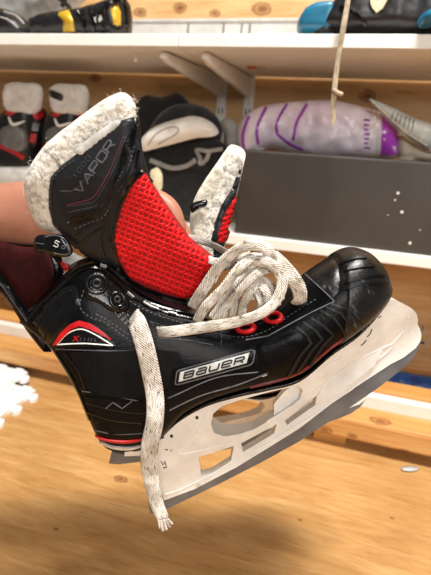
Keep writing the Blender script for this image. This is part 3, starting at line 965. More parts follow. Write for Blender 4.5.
# ------------------------------------------------------------------ tongues
def s_tongue(x, y):
    return float(np.interp(y, [95, 180, 250, 300], [.030, .022, .008, -.006]))
TON = [(66, 240), (52, 233), (40, 228), (30, 212), (24.5, 192), (25, 178), (33, 161), (48, 142), (74, 121), (100, 102), (112, 95), (122, 92.5), (131, 97), (137, 110), (137.5, 128), (140, 150), (146, 176), (158, 196), (172, 216), (187, 237), (212, 259), (207, 276), (198, 294), (180, 300), (150, 294), (130, 284), (112, 268), (94, 262)]
def tpos(x, y, h): return K(x, y, s_tongue(x, y) + h)
ton = pillow('tongue', TON, tpos, .010, .010, 14, M['felt'], SK, step=1.9, lump=.0006, lumpf=.6, label='dirty white felt tongue padding')
TB = pillow_bvh(TON, tpos, .010, .010, 14, 3.0)
# black moulded face
BLK = [(62, 233), (53, 224), (49, 208), (49, 190), (51, 177), (61, 166), (74, 156), (90, 143), (106, 130), (120, 120.5), (133, 117), (136, 128), (139, 150), (142, 168), (139, 172), (128, 192), (119, 216), (114, 236), (117, 252), (124, 268), (110, 266), (92, 259), (78, 250)]
tf = patch('tongue_face', BLK, TB, .0022, M['tongue'], ton, step=3.0, rad=4, off=.001, label='charcoal black moulded tongue face')
FB = bvh_obj(tf)
stitches('face_stitching', [(61, 232), (53, 222), (51, 206), (51, 190), (53, 179), (63, 168), (75, 160)], FB, M['thread'], ton, w=1.2)
patch('tongue_tab', [(83, 156.5), (74.5, 150.5), (95, 134), (115, 120.5), (121.5, 120), (120.5, 127), (104, 140)], TB, .0007, M['tab'], ton, step=2.5, off=.0027, rad=2, label='frosted grey tab on the tongue top')
ribbons('tongue_rib', [[(136 - 3.4 * i, 124 + 5 * i), (130 - 3.6 * i, 150 + 5.5 * i), (115 - 2.6 * i, 184 + 4.5 * i), (104 - 2 * i, 206 + 3 * i), (84, 214 + 2.5 * i), (70, 220 + 1.5 * i)] for i in range(4)],
        2.3, .0019, FB, M['gloss'], ton)
ribbons('tongue_ridge', [[(138, 150), (134, 172), (124, 190), (115, 212), (108, 232), (112, 252)], [(134, 152), (128, 172), (118, 190), (108, 214), (101, 234), (104, 256)], [(76, 236), (90, 226), (104, 218)], [(80, 244), (92, 234), (103, 228)]], 2.4, .0018, FB, M['gloss'], ton)
stitches('rib_stitching', [(131, 140), (122, 172), (110, 193), (98, 211), (82, 218), (66, 223)], FB, M['seamline'], ton, w=1.1, h=.0012)
stitches('rib_stitching', [(134, 146), (126, 176), (114, 198), (104, 216), (86, 224), (72, 230)], FB, M['seamline'], ton, w=1.1, h=.0012)
ribbons('face_line', [[(67, 205), (80, 202), (92, 198), (100, 188), (112, 166), (124, 136)]], 1.8, .0007, FB, M['plum'], ton, label='thin plum red line')
ribbons('face_edge', [[(66.5, 206.5), (80, 204.5), (94, 201), (102, 190), (114, 168), (126, 136)], [(68, 212), (92, 207), (98, 204)], [(60, 191), (74, 190), (86, 178), (98, 158), (108, 140)]], 1.1, .0007, FB, M['dim_letter'], ton)
lettering('tongue_lettering', 'VAPOR', (81, 194), (7.1, -10.3), (-6.4, -5.0), .80, 1.9, .0011, FB, M['grey_letter'], ton)
lettering('tongue_number', '1000', (75.5, 179), (4.3, -5.9), (-3.3, -2.6), .6, .9, .0006, FB, M['dim_letter'], ton)
# red mesh
RED = [(140.5, 172), (147, 178), (158, 197), (172, 217), (187, 238), (212, 259.5), (206, 276), (197, 293), (184, 297), (165, 292), (146, 285), (130, 276), (119, 258), (115, 240), (117, 224), (123, 203), (131, 186)]
rm = patch('mesh_panel', RED, TB, .0012, M['redhole'], ton, step=3.0, off=.0012, label='red honeycomb mesh')
RB = bvh_obj(rm)
strands = []
d1 = np.array([.93, .37]); d2 = np.array([-.30, .954])
REDA = np.array(RED)
for dd, oo, sp in ((d1, d2, 5.3), (d2, d1, 5.6)):
    nrm = np.array([-dd[1], dd[0]])
    for k in range(-60, 60):
        c = np.array([160., 235.]) + nrm * sp * k
        line = [c + dd * u + nrm * (.55 * math.sin(u * 1.15 + k * math.pi)) for u in np.arange(-140, 140, 1.3)]
        m_ = inpoly(np.array(line), RED)
        run = []
        for q, ok_ in zip(line, m_):
            if ok_: run.append(q)
            else:
                if len(run) > 2: strands.append(run)
                run = []
        if len(run) > 2: strands.append(run)
V, F = [], []
for run in strands:
    v, f = ribbon_vf(run, 3.0, .0010, RB, step=1.4, smooth=False)
    b = len(V); V += v; F += [tuple(i + b for i in q) for q in f]
obj('mesh_strands', V, F, M['redmesh'], rm)
tube('edge_binding', [K(x, y, s_tongue(x, y) + .001) for x, y in ((133, 110), (135.5, 124), (138, 150), (144, 174), (150, 184))], .0034, M['tongue'], ton)
tube('mesh_edge', [K(x, y, s_tongue(x, y) + .001) for x, y in ((144, 175), (156.5, 195), (170.5, 216), (185.5, 237), (210.5, 259), (206, 276), (197, 293))], .0024, M['redhole'], ton)
ribbons('mesh_binding', [[(140, 173), (130, 187), (122, 204), (116, 224), (114, 240), (118, 258), (130, 277), (147, 287), (166, 294), (186, 298)]], 3.4, .0040, TB, M['gloss'], ton)
# loose felt fibres at the tongue's edge
V, F = [], []
for k in range(60):
    t_ = random.random()
    if k < 34: p0 = np.array([136.5 + random.uniform(-3, 1.5), 100 + random.uniform(-2, 17)])
    else:
        e_ = TON[random.randrange(3, 13)]; p0 = np.array([e_[0] + random.uniform(-4, 4), e_[1] + random.uniform(-4, 4)])
    q0 = K(p0[0], p0[1], s_tongue(*p0) + random.uniform(-.002, .007))
    d = Vector((random.uniform(-1, 1), random.uniform(-1, .2), random.uniform(-1, 1))).normalized() * random.uniform(.002, .0045)
    r_ = .00022; sd = d.cross(Vector((.3, .5, .8))).normalized() * r_; s3 = d.cross(sd).normalized() * r_
    b = len(V); V += [q0 + sd, q0 - sd + s3, q0 - s3, q0 + d]; F += [(b, b + 1, b + 3), (b + 1, b + 2, b + 3), (b + 2, b, b + 3), (b, b + 2, b + 1)]
tag(obj('felt_fibres', V, F, M['felt'], ton), kind='stuff')
# size tag loop
TG = [(34, 239), (40, 234.5), (50, 235), (58, 234), (66, 238), (73, 250), (70, 256), (60, 257), (46, 254), (35, 251)]
tg2 = pillow('size_tag', TG, lambda x, y, h: K(x, y, .024 + h), .003, .003, 4, M['gloss'], SK, step=2.5)
GB2 = bvh_obj(tg2)
ribbons('tag_outline', [[(45, 237), (55, 235.5), (64, 239), (70, 249.5), (68, 254), (62, 254.6), (54, 253)], [(36, 243), (44, 244)]], .6, .0004, GB2, M['seamline'], tg2)
lettering('tag_number', '5', (53.4, 245.4), (6, 3.2), (2.3, -5.2), .66, .95, .0006, GB2, M['tab'], tg2)
lettering('tag_width', 'D', (61.6, 248), (3.6, 1.9), (1.2, -2.6), .75, .7, .0006, GB2, M['seamline'], tg2)
# pieces seen in the gap behind the tag
pillow('inner_pad', [(62, 258), (70, 252), (80, 256), (90, 262), (84, 270), (74, 272), (66, 268)], lambda x, y, h: K(x, y, -.010 + h), .003, .003, 4, M['tab'], SK, step=3)
pillow('inner_red', [(60, 262), (68, 264), (78, 268), (74, 272), (64, 270)], lambda x, y, h: K(x, y, -.006 + h), .002, .002, 3, M['red'], SK, step=2.5)

# far tongue
ST2 = -.088
FT = [(231, 144.5), (240, 147), (245.5, 153), (243.5, 165), (239, 186), (234, 206), (228, 232), (222, 262), (214, 285), (196, 280), (193, 256), (191, 236), (190, 218), (194, 200), (203, 183), (218, 161), (225, 151)]
def fpos(x, y, h): return K(x, y, ST2 + h)
ft = pillow('tongue', FT, fpos, .012, .012, 12, M['felt'], SK2, step=3.0, lump=.0022, lumpf=.22, label='worn white felt tongue seen edge on')
FTB = bvh_obj(ft)
patch('tongue_face', [(243, 160), (240, 180), (236, 196), (229, 224), (221, 262), (213, 264), (213.5, 252), (211, 240), (215, 222), (222, 204), (231, 190), (238, 172)], FTB, .002, M['tongue'], ft, step=2.5, rad=3)
fm = patch('mesh_panel', [(234.5, 196), (236.5, 200), (231, 222), (225, 240), (218, 243), (218, 232), (222, 219), (228, 206)], FTB, .0028, M['redhole'], ft, step=2.5, label='red honeycomb mesh')
FMB = bvh_obj(fm)
ribbons('mesh_strands', [[(218 + k * .9, 240 - 5.2 * k), (226 + k * 1.3, 236 - 5 * k)] for k in range(9)] + [[(221, 241), (228, 216), (235, 199)]], 1.8, .001, FMB, M['redmesh'], fm)
pillow('tongue_lining', [(218, 163), (226, 168), (221, 186), (212, 206), (206, 232), (203, 256), (194, 256), (190, 236), (190, 218), (194, 200), (203, 183)], lambda x, y, h: K(x, y, ST2 + .008 + h), .005, .004, 6, M['feltin'], ft, step=3, lump=.001, lumpf=.2)
pillow('tongue_loop', [(190, 205), (198, 201), (207, 200), (206, 206), (198, 209), (192, 213)], lambda x, y, h: K(x, y, ST2 + .018 + h), .002, .002, 2.5, M['gloss'], ft, step=2)
strap('lace', [K(178, 239, -.02), K(190, 238, -.02), K(205, 242, -.022), K(222, 250, -.03), K(240, 262, -.04)], .0065, .0022, M['greylace'], SK2, twist=.3)
strap('lace', [K(240, 262, -.05), K(226, 258, -.05), K(219, 262, -.05), K(222, 268, -.045), K(234, 264, -.04)], .0055, .002, M['greylace'], SK2, twist=.3)

# ------------------------------------------------------------------ laces of the near skate
LW, LT = .0078, .0026
def lace(pts, w=LW, m='lace', tw=.25, name='lace', te=0.):
    return strap(name, [K(*p) for p in pts], w, LT, M[m], SK, twist=tw, taper_end=te)
lace([(158, 331.5, .030), (166, 332, .036), (181, 330.5, .040), (212, 326, .042), (240, 321, .042), (265, 311, .040), (278, 297, .038), (282, 281, .037), (275, 267, .037), (260, 261, .036), (244, 261, .032)], .0088, tw=.12)
lace([(192, 307, .024), (205, 287, .034), (221, 264, .040), (239, 249, .042), (256, 245, .040), (269, 252, .036), (272, 264, .030), (262, 272, .024)], .0088)
lace([(197, 321, .030), (206, 306, .038), (222, 290, .041), (236, 272, .042), (249, 259, .038), (262, 258, .03)], .0078)
lace([(216, 322, .030), (229, 304, .036), (244, 286, .038), (258, 273, .035), (270, 268, .028)], .0074)
lace([(240, 322, .028), (244, 303, .033), (252, 289, .034), (260, 280, .03)], .0070)
lace([(272, 256, .024), (282, 265, .034), (292, 277, .037), (299, 289, .035), (300, 299, .031), (297, 304, .026)], .0115, tw=.1)
lace([(254, 279, .026), (263, 287, .033), (268, 300, .034), (271, 312, .03)], .0070)
lace([(232, 317, .026), (236, 298, .030), (240, 284, .031), (252, 268, .03)], .0062)
lace([(205, 258, .010), (218, 262, .02), (236, 258, .028), (250, 252, .03)], .0065, tw=.4)
lace([(282, 300, .020), (270, 285, .026), (255, 275, .026), (236, 275, .024)], .006, tw=.4)
lace([(226, 322, .024), (240, 306, .027), (250, 296, .028), (262, 296, .024)], .0074)
lace([(258, 318, .028), (262, 304, .031), (258, 292, .030), (248, 282, .026)], .0080)
lace([(212, 318, .022), (226, 298, .028), (234, 284, .030), (250, 278, .026), (266, 284, .022)], .0070)
lace([(250, 268, .028), (262, 280, .031), (274, 296, .031), (277, 306, .028)], .0076)
# loose end hanging in front of the boot
strap('hanging_lace', [K(*p) for p in [(134, 316, .034), (138, 325, .046), (145, 347, .048), (151, 374, .047), (155, 398, .046), (154.5, 422, .045), (150, 444, .042), (149, 462, .036), (152, 484, .032), (157, 504, .030), (163, 518, .030)]],
      .0142, .0036, M['lace2'], SK, twist=.10, taper_end=.25)
for k, (dx, dy, w) in enumerate(((-4, 11, .0022), (-1, 14, .0026), (2.5, 13, .0024), (6, 10, .002), (8.5, 7, .0018))):
    strap('frayed_end', [K(160 + dx * .45, 514, .030), K(162 + dx * .8, 520 + k % 2, .031), K(164 + dx, 517 + dy, .030 + .001 * (k % 3))], w, .0016, M['lace2'], SK, step=.001)
# red eyelets
for px, py in ((246, 329), (273.5, 318.5)):
    ring('eyelet', BV, px, py, .0070, .0026, M['red'], SK, off=.0016, squash=.62, label='red lace eyelet')
ring('dark_eyelet', BV, 300, 303, .0055, .0016, M['rib'], SK, off=.0012, squash=.6)

# ------------------------------------------------------------------ forearm and hand
def skin_mesh(name, joints, edges, mat_, parent=None, root=0, lvl=2):
    me = bpy.data.meshes.new(name)
    vs = [Vector(j[0]) for j in joints]
    c = vs[root].copy()
    me.from_pydata([v - c for v in vs], edges, [])
    o = bpy.data.objects.new(name, me); COL.objects.link(o); o.location = c
    sk = o.modifiers.new('skin', 'SKIN'); sk.use_smooth_shade = True
    me.skin_vertices.new() if hasattr(me.skin_vertices, 'new') and not me.skin_vertices else None
    for i, j in enumerate(joints):
        r = j[1]; me.skin_vertices[0].data[i].radius = (r, r) if not isinstance(r, tuple) else r
        me.skin_vertices[0].data[i].use_root = (i == root)
    s = o.modifiers.new('subd', 'SUBSURF'); s.levels = lvl; s.render_levels = lvl
    me.materials.append(mat_)
    return o
H = -.043                                   # the hand lies behind the near tongue
J = [(K(-190, 228, H + .01), .040), (K(-110, 222, H + .01), .037), (K(-40, 216, H), .033), (K(20, 213, H), .029), (K(62, 212, H), .027), (K(94, 212, H), .031), (K(120, 208, H), .027)]
Ed = [(i, i + 1) for i in range(6)]
def fing(chain, base):
    b = base
    for p, r in chain:
        J.append((p, r)); Ed.append((b, len(J) - 1)); b = len(J) - 1
fing([(K(140, 196, H + .006), .0105), (K(158, 198, H + .010), .0098), (K(172, 208, H + .016), .0092), (K(177, 224, H + .018), .0084), (K(180, 238, H + .016), .0074)], 6)     # index over the tongue edge
fing([(K(138, 210, H - .006), .0105), (K(160, 214, H - .012), .0098), (K(178, 222, H - .014), .0092), (K(186, 238, H - .012), .0084), (K(189, 252, H - .008), .0074)], 6)
fing([(K(136, 224, H - .012), .0102), (K(156, 230, H - .018), .0095), (K(170, 240, H - .018), .0088), (K(176, 254, H - .014), .008), (K(177, 266, H - .010), .007)], 6)
fing([(K(130, 234, H - .014), .0092), (K(146, 244, H - .018), .0085), (K(156, 254, H - .018), .0078), (K(160, 264, H - .014), .007)], 6)
fing([(K(92, 192, H + .020), .0125), (K(110, 178, H + .028), .0112), (K(126, 176, H + .028), .0098), (K(136, 182, H + .026), .0082)], 4)         # thumb
arm_o = skin_mesh('person', J, Ed, M['skin'], root=3)
tag(arm_o, 'bare forearm and hand reaching in behind the tongue of the held skates', 'person')

# ------------------------------------------------------------------ things on the lower shelf
def PY(Y):
    """position on the upright plane Y, bulging toward the viewer"""
    return lambda x, y, h: atY(x, y, Y) + Vector((0, -h, 0))

# dark box
YX = .862
pbl = atY(234, 236, YX); ptl = atY(246, 153, YX)
bx0 = pbl.x; bz1 = atY(300, 153, YX).z
t = thing('storage_box', 'large dark brown box standing on the lower white shelf', 'box', at((bx0 + .2, YX + .1, zl)))
rzb = 0.0
box('box_body', (bx0, bx0 + .55, YX, YX + .062, zl + .0005, bz1), M['box'], t, bev=.004)
XB = None
V, F = [], []
for px, py, r in ((398, 193, 1.3), (402, 212, 1.4), (395, 200, .8), (410, 243, 1.4), (420, 230, .6), (388, 215, .5)):
    q = atY(px, py, YX); r *= .002
    b = len(V)
    V += [q + Vector((r * math.cos(k * .785), -.0006, r * math.sin(k * .785))) for k in range(8)] + [q + Vector((r * math.cos(k * .785), .001, r * math.sin(k * .785))) for k in range(8)]
    F += [tuple(b + k for k in range(8)), tuple(b + 8 + k for k in reversed(range(8)))] + [(b + k, b + (k + 1) % 8, b + 8 + (k + 1) % 8, b + 8 + k) for k in range(8)]
obj('white_flecks', V, F, M['dot'], t, smooth=False)

# purple striped plastic bag lying along the box lid
YP = .975
BAG = [(238, 146), (237, 130), (243, 117), (256, 108), (272, 104), (300, 101), (330, 100), (360, 106), (388, 114), (398, 119), (400, 140), (398, 157), (370, 158), (330, 157), (290, 153), (268, 148), (252, 156), (242, 158)]
t = thing('plastic_bag', 'lilac plastic bag with purple stripes stuffed behind the dark box', 'bag', at(atY(320, 150, YP)))
bg = pillow('bag_body', BAG, PY(YP), .045, .045, 22, M['bag'], t, step=4, lump=.010, lumpf=.09)
BB = bvh_obj(bg)
ribbons('purple_stripe', [[(244, 150), (243, 134), (249, 116)]], 3.4, .0012, BB, M['purple'], t)
ribbons('purple_stripe', [[(258, 144), (257, 128), (266, 107)]], 3.4, .0012, BB, M['purple'], t)
ribbons('purple_stripe', [[(277, 134), (277, 122), (287, 104)], [(277, 134), (290, 144), (303, 150)]], 3.0, .0012, BB, M['purple'], t)
ribbons('purple_stripe', [[(293, 140), (297, 122), (307, 104)]], 3.4, .0012, BB, M['purple'], t)
patch('purple_end', [(382, 113), (391, 117), (396.5, 123), (397.5, 140), (396, 154), (381, 155), (382, 134)], BB, .0014, M['magenta'], t, step=4, label='solid purple end band')
ribbons('white_stripe', [[(374, 110), (375, 130), (373, 153)], [(379, 112), (380, 132), (378, 153)]], 1.8, .0010, BB, M['cloth_white'], t)
ribbons('bag_print', [[(364, 120 + 4.6 * k), (370 - (k % 3), 120.6 + 4.6 * k)] for k in range(7)] , 2.2, .001, BB, M['purple'], t, smooth=False)

# grey ribbed guard and beige pad to the right
YG = .915
t = thing('ribbed_guard', 'grey ribbed plastic guard leaning on the purple bag', 'guard', at(atY(405, 130, YG)))
gd = pillow('guard_shell', [(369, 99), (376, 101), (394, 108), (412, 117), (438, 128), (440, 148), (428, 150), (408, 138), (398, 131), (384, 117)], PY(YG), .012, .006, 8, M['greyrib'], t, step=3)
GDB = bvh_obj(gd)
ribbons('guard_rib', [[(394 + 4 * k, 111.5 + 1.6 * k), (391 + 4.2 * k, 119 + 2.6 * k)] for k in range(6)], 1.3, .0012, GDB, M['bggrey'], t)
ribbons('guard_edge', [[(372, 101), (392, 120), (408, 134), (428, 146)], [(416, 122), (411, 136)], [(426, 126), (420, 142)]], 1.2, .001, GDB, M['cloth_white'], t)
o = pillow('beige_pad', [(398, 136), (410, 140), (424, 148), (440, 152), (440, 162), (415, 160), (398, 158)], PY(.95), .02, .02, 8, M['beige'], step=4)
tag(o, 'beige pad tucked under the grey ribbed guard', 'pad')

# pile of clothes
YC = .95
def cloth(name, poly, Y, m, label, hf=.022, rad=14, lump=.010, lf=.09, seed=1., cat='clothes', hb=.02):
    o = pillow(name, poly, PY(Y), hf, hb, rad, M[m], step=4, lump=lump, lumpf=lf, seed=seed)
    return tag(o, label, cat, 'clothes heaped on the lower shelf')
cloth('black_jersey', [(133, 104), (145, 95), (161, 97), (177, 92.5), (185, 98), (190, 106), (188, 130), (190, 206), (140, 206), (130, 150), (128, 114)], YC + .05, 'cloth_black', 'black crumpled jersey on top of the clothes heap', seed=2)
cloth('charcoal_jacket', [(150, 130), (162, 112), (180, 104), (202, 106), (216, 116), (222, 128), (220, 140), (204, 142), (180, 142), (158, 145)], YC - .005, 'cloth_navy', 'charcoal jacket folded over behind the white cloth', seed=3)
wc = cloth('white_towel', [(140, 142), (146, 133), (156, 126), (174, 120), (194, 116), (211, 122), (219, 133), (210, 137), (197, 138), (177, 143), (150, 150), (142, 151)], YC - .065, 'cloth_white', 'white folded cloth with a rolled edge in the clothes heap', hf=.018, rad=9, lump=.006, seed=4, hb=.012, cat='cloth')
WCB = bvh_obj(wc)
ribbons('rolled_edge', [[(148, 145), (156, 134), (170, 127), (178, 128), (176, 134), (158, 144)]], 1.4, .0015, WCB, M['cloth_grey'], wc)
jk = cloth('striped_jersey', [(142, 152), (160, 146), (186, 141), (212, 138), (224, 144), (229, 154), (222, 170), (216, 186), (214, 217), (170, 217), (150, 212), (142, 168)], YC - .02, 'cloth_black', 'black jersey with white bands below the white cloth', seed=5)
JB = bvh_obj(jk)
ribbons('white_band', [[(150, 160), (160, 164), (172, 168), (186, 166), (196, 160)]], 5.0, .003, JB, M['cloth_grey'], jk)
ribbons('white_band', [[(222, 149), (208, 151), (197, 150), (200, 158), (200, 164), (206, 160), (209, 153)]], 4.4, .003, JB, M['cloth_grey'], jk)
cloth('cream_sock', [(151, 170), (157, 167), (162, 174), (162, 188), (156, 194), (150, 186)], YC - .062, 'cloth_cream', 'small cream sock in front of the black jersey', hf=.01, hb=.01, rad=5, lump=.003, seed=6, cat='sock')
cloth('grey_cloth', [(221, 121), (230, 118), (238, 126), (238, 146), (232, 156), (226, 150), (224, 138)], YC + .03, 'cloth_grey', 'pale grey cloth between the clothes heap and purple bag', hf=.02, rad=7, lump=.004, seed=7, cat='cloth')
cloth('black_trousers', [(126, 130), (136, 122), (150, 134), (148, 160), (160, 190), (190, 196), (226, 190), (234, 198), (226, 206), (160, 202), (120, 196)], YC + .11, 'cloth_black', 'black trousers at the bottom of the clothes heap', hf=.03, seed=8, hb=.02)

# pair of skating boots with white tongues
def bg_boot(dx, label):
    Y0 = .96
    def sh(P): return [(x + dx, y + .03 * dx) for x, y in P]
    def shb(P): return [(22 + (x - 22) * .80 + dx, y + .03 * dx) for x, y in P]
    q = atY(24 + dx, 180, Y0)
    t = thing('hockey_boot', label, 'ice skate', at((q.x, q.y, zl)), 'white tongued skates on the lower shelf')
    b = pillow('boot_body', shb([(4, 112), (20, 106), (44, 106), (47, 130), (46, 160), (40, 172), (4, 172), (-4, 160), (-4, 130)]), PY(Y0), .045, .05, 12, M['bgblack'], t, step=4)
    BBt = bvh_obj(b)
    pillow('boot_tongue', sh([(5, 104), (6, 86), (14, 82), (26, 83), (36, 83), (42, 88), (42, 104), (36, 113), (12, 114)]), PY(Y0 - .03), .018, .018, 6, M['bgwhite'], t, step=3, lump=.004, lumpf=.2)
    ribbons('red_collar', [sh([(2, 104), (8, 114), (18, 109), (30, 108), (42, 111), (47, 106)])], 4, .003, BBt, M['bgred'], t)
    patch('ankle_panel', sh([(0, 130), (12, 125), (26, 132), (28, 146), (18, 152), (2, 146)]), BBt, .006, M['bggrey'], t, smooth=True, rad=4, step=3)
    ribbons('swoosh', [sh([(9, 117), (12, 124), (17, 124), (25, 121)])], 3.2, .003, BBt, M['whiteline'], t, taper=True)
    ribbons('red_stripe', [sh([(-2, 145), (10, 150), (24, 158)])], 5, .003, BBt, M['bgred'], t)
    st = patch('buckle_strap', sh([(31, 98), (37, 96), (42, 104), (45, 118), (42, 140), (36, 148), (29, 146), (30, 128)]), BBt, .012, M['bgblack'], t, smooth=True, rad=3, step=3)
    SB_ = bvh_obj(st)
    patch('red_buckle', sh([(32, 108), (40, 106), (43, 116), (37, 120), (33, 116)]), SB_, .003, M['bgred'], st, step=3)
    patch('red_tip', sh([(31, 134), (36, 134), (35, 143), (30, 142)]), SB_, .003, M['bgred'], st, step=3)
    patch('silver_clip', sh([(33, 124), (39, 123), (37, 131), (32, 131)]), SB_, .003, M['bggrey'], st, step=3)
    pillow('sole', shb([(-4, 166), (20, 164), (46, 166), (47, 178), (44, 184), (-4, 184)]), PY(Y0 - .02), .04, .04, 5, M['bgwhite'], t, step=4)
    return t
bg_boot(0, 'black and red skate with plain white tongue beyond the forearm')
b2 = bg_boot(46, 'black and red skate with black tab on its white tongue')
pp = pillow('tongue_patch', [(50.5, 90), (57, 92), (63, 95), (62, 101), (55, 99), (50, 96)], lambda x, y, h: atY(x, y, .96 - .0495) + Vector((0, -h, 0)), .003, .003, 2, M['bgblack'], b2, step=2)
bg_boot(-50, 'black and red skate cut off at the frame edge, only its strap showing')

# ------------------------------------------------------------------ things on the upper shelf
YU = .87
def U(x, y, h): return atY(x, y, YU) + Vector((0, -h, 0))
# black and gold gear
t = thing('padded_gear', 'black and gold tubular gear with looped end on the upper shelf', 'sports gear', at((atY(80, 32, YU).x, YU, zt)))
b = pillow('gear_body', [(34, 26), (38, 18), (60, 12), (84, 9), (100, 5), (122, -2), (128, 4), (129, 28), (122, 38), (80, 39), (40, 39)], U, .04, .04, 12, M['bgblack'], t, step=3, lump=.004, lumpf=.2)
GB3 = bvh_obj(b)
patch('gold_band', [(56, 12.5), (69, 9.5), (73, 20), (75, 32), (63, 32.5), (63, 21)], GB3, .003, M['gold'], t, step=3, rad=3, label='gold band')
patch('gold_end', [(110, 8), (117, 3), (121, 12), (121, 26), (114, 27), (112, 16)], GB3, .003, M['gold'], t, step=3, rad=3, label='gold inner face of the loop')
ribbons('loop_edge', [[(108, 4), (120, 0), (126, 8), (126, 26), (116, 30), (108, 24), (104, 12), (108, 4)]], 4, .006, GB3, M['gloss'], t)
ribbons('gear_ridge', [[(78, 12), (84, 22), (84, 32)], [(90, 9), (94, 20), (94, 32)], [(100, 12), (98, 22), (104, 28)]], 3, .004, GB3, M['gloss'], t)
patch('white_crest', [(94.5, 17), (101, 15), (103, 19), (98.5, 23.5), (95, 22)], GB3, .002, M['tab'], t, step=2)
# grey bag behind with black gear at its side
o = pillow('grey_bag', [(-20, 10), (10, -16), (60, -20), (82, -14), (78, 0), (60, 14), (44, 20), (34, 30), (30, 46), (-20, 47)], lambda x, y, h: atY(x, y, .98) + Vector((0, -h, 0)), .05, .05, 14, M['cloth_grey'], step=4, lump=.008)
tag(o, 'grey fabric bag behind the black and gold gear on the shelf', 'bag')
GBB = bvh_obj(o)
ribbons('black_strap', [[(56, -4), (64, 2), (70, 8)], [(62, 6), (66, -4), (68, -14)]], 4, .004, GBB, M['cloth_black'], o)
o = pillow('black_glove', [(-20, 14), (-4, 8), (14, 12), (28, 22), (34, 32), (30, 39), (-20, 39)], U, .04, .04, 9, M['bgblack'], step=3, lump=.006)
tag(o, 'black padded glove at the far left of the upper shelf', 'glove')
GLB = bvh_obj(o)
ribbons('white_piping', [[(-4, 16), (8, 20), (18, 28)], [(4, 12), (16, 16), (24, 24)]], 1.4, .002, GLB, M['cloth_grey'], o)

# blue and black gear on the right
def V_(x, y, h): return atY(x, y, .86) + Vector((0, -h, 0))
t = thing('black_boot', 'big black boot with blue toe and pale crest on the upper shelf', 'boot', at((atY(370, 34, .86).x, .86, zt)))
b = pillow('boot_body', [(318, 28), (324, 14), (334, 0), (344, -14), (362, -30), (420, -34), (448, -26), (450, 20), (444, 38), (330, 38), (320, 37)], V_, .05, .05, 16, M['bgblack'], t, step=4, lump=.005)
BKB = bvh_obj(b)
bl = pillow('blue_toe', [(297.5, 33), (298, 24), (303, 14), (312, 7), (324, 4), (336, 4), (340, 12), (338, 24), (334, 37), (320, 37.6), (300, 37)], lambda x, y, h: V_(x, y, h + .01), .032, .03, 9, M['blue'], t, step=3, label='blue moulded toe')
ribbons('toe_edge', [[(316, 33), (324, 29), (334, 29)]], 5, .003, bvh_obj(bl), M['bgblack'], bl)
pale = patch('pale_crest', [(369, -4), (377, 2), (384, -3), (388, 0), (383, 9), (376, 14), (372, 8)], BKB, .004, M['cloth_cream'], t, step=2.5, label='pale cream crest')
ribbons('boot_seam', [[(340, 6), (356, 14), (366, 24)]], 3, .004, BKB, M['gloss'], t)
o = pillow('blue_shoe', [(412, 33), (414, 27), (421, 21), (434, 17), (460, 16), (462, 35), (430, 36), (414, 36)], lambda x, y, h: V_(x, y, h + .055), .03, .025, 7, M['blue'], step=3)
tag(o, 'rounded blue shoe tip at the right end of the upper shelf', 'shoe')
# lace hanging over the shelf edge
lp = [atY(351, -22, .79), atY(348, 0, .782), atY(343, 30, .778), atY(338, 58, .778), atY(335, 84, .778), atY(333.5, 104, .778), atY(333, 124, .778)]
cl = strap('hanging_cord', lp, .0085, .003, M['twine'], up=(0, -1, 0), twist=.5)
tag(cl, 'long cream lace hanging over the front edge of the upper shelf', 'lace')
kn_ = atY(337, 93, .776)
tube('cord_knot', [kn_ + Vector((-.006, 0, .004)), kn_ + Vector((.001, -.003, 0)), kn_ + Vector((.008, 0, -.002))], .0035, M['twine'], cl, step=.002)

# ------------------------------------------------------------------ under the lower shelf and on the floor
o = pillow('blue_bag', [(378, 380), (386, 373), (400, 372), (420, 376), (446, 380), (446, 394), (410, 392), (390, 388)], PY(1.02), .03, .03, 7, M['bluebag'], step=3, lump=.008, lumpf=.2)
tag(o, 'shiny blue plastic bag in the cubby under the lower shelf', 'bag')
# white chalky scribble on the cubby wall
V, F = [], []
sc_ = [[(400, 346), (406, 338), (402, 330), (410, 326)], [(412, 346), (418, 334), (424, 326), (420, 340), (428, 346)], [(404, 342), (416, 344), (432, 340)]]
for P in sc_:
    pts = catmull(P, 1.5)
    for i, p in enumerate(pts):
        t_ = pts[min(i + 1, len(pts) - 1)] - pts[max(i - 1, 0)]; t_ /= np.linalg.norm(t_) + 1e-9; qn = np.array([-t_[1], t_[0]]) * 1.3
        V += [atY(p[0] + qn[0], p[1] + qn[1], WALLY - .0008), atY(p[0] - qn[0], p[1] - qn[1], WALLY - .0008)]
        if i: b = len(V) - 4; F.append((b, b + 1, b + 3, b + 2))
o = obj('chalk_scribble', V, F, mat('chalk', '#b5a690', '#c8bba8', .9), smooth=False)
tag(o, 'faint white scribble on the cubby wall under the shelf', 'marking')

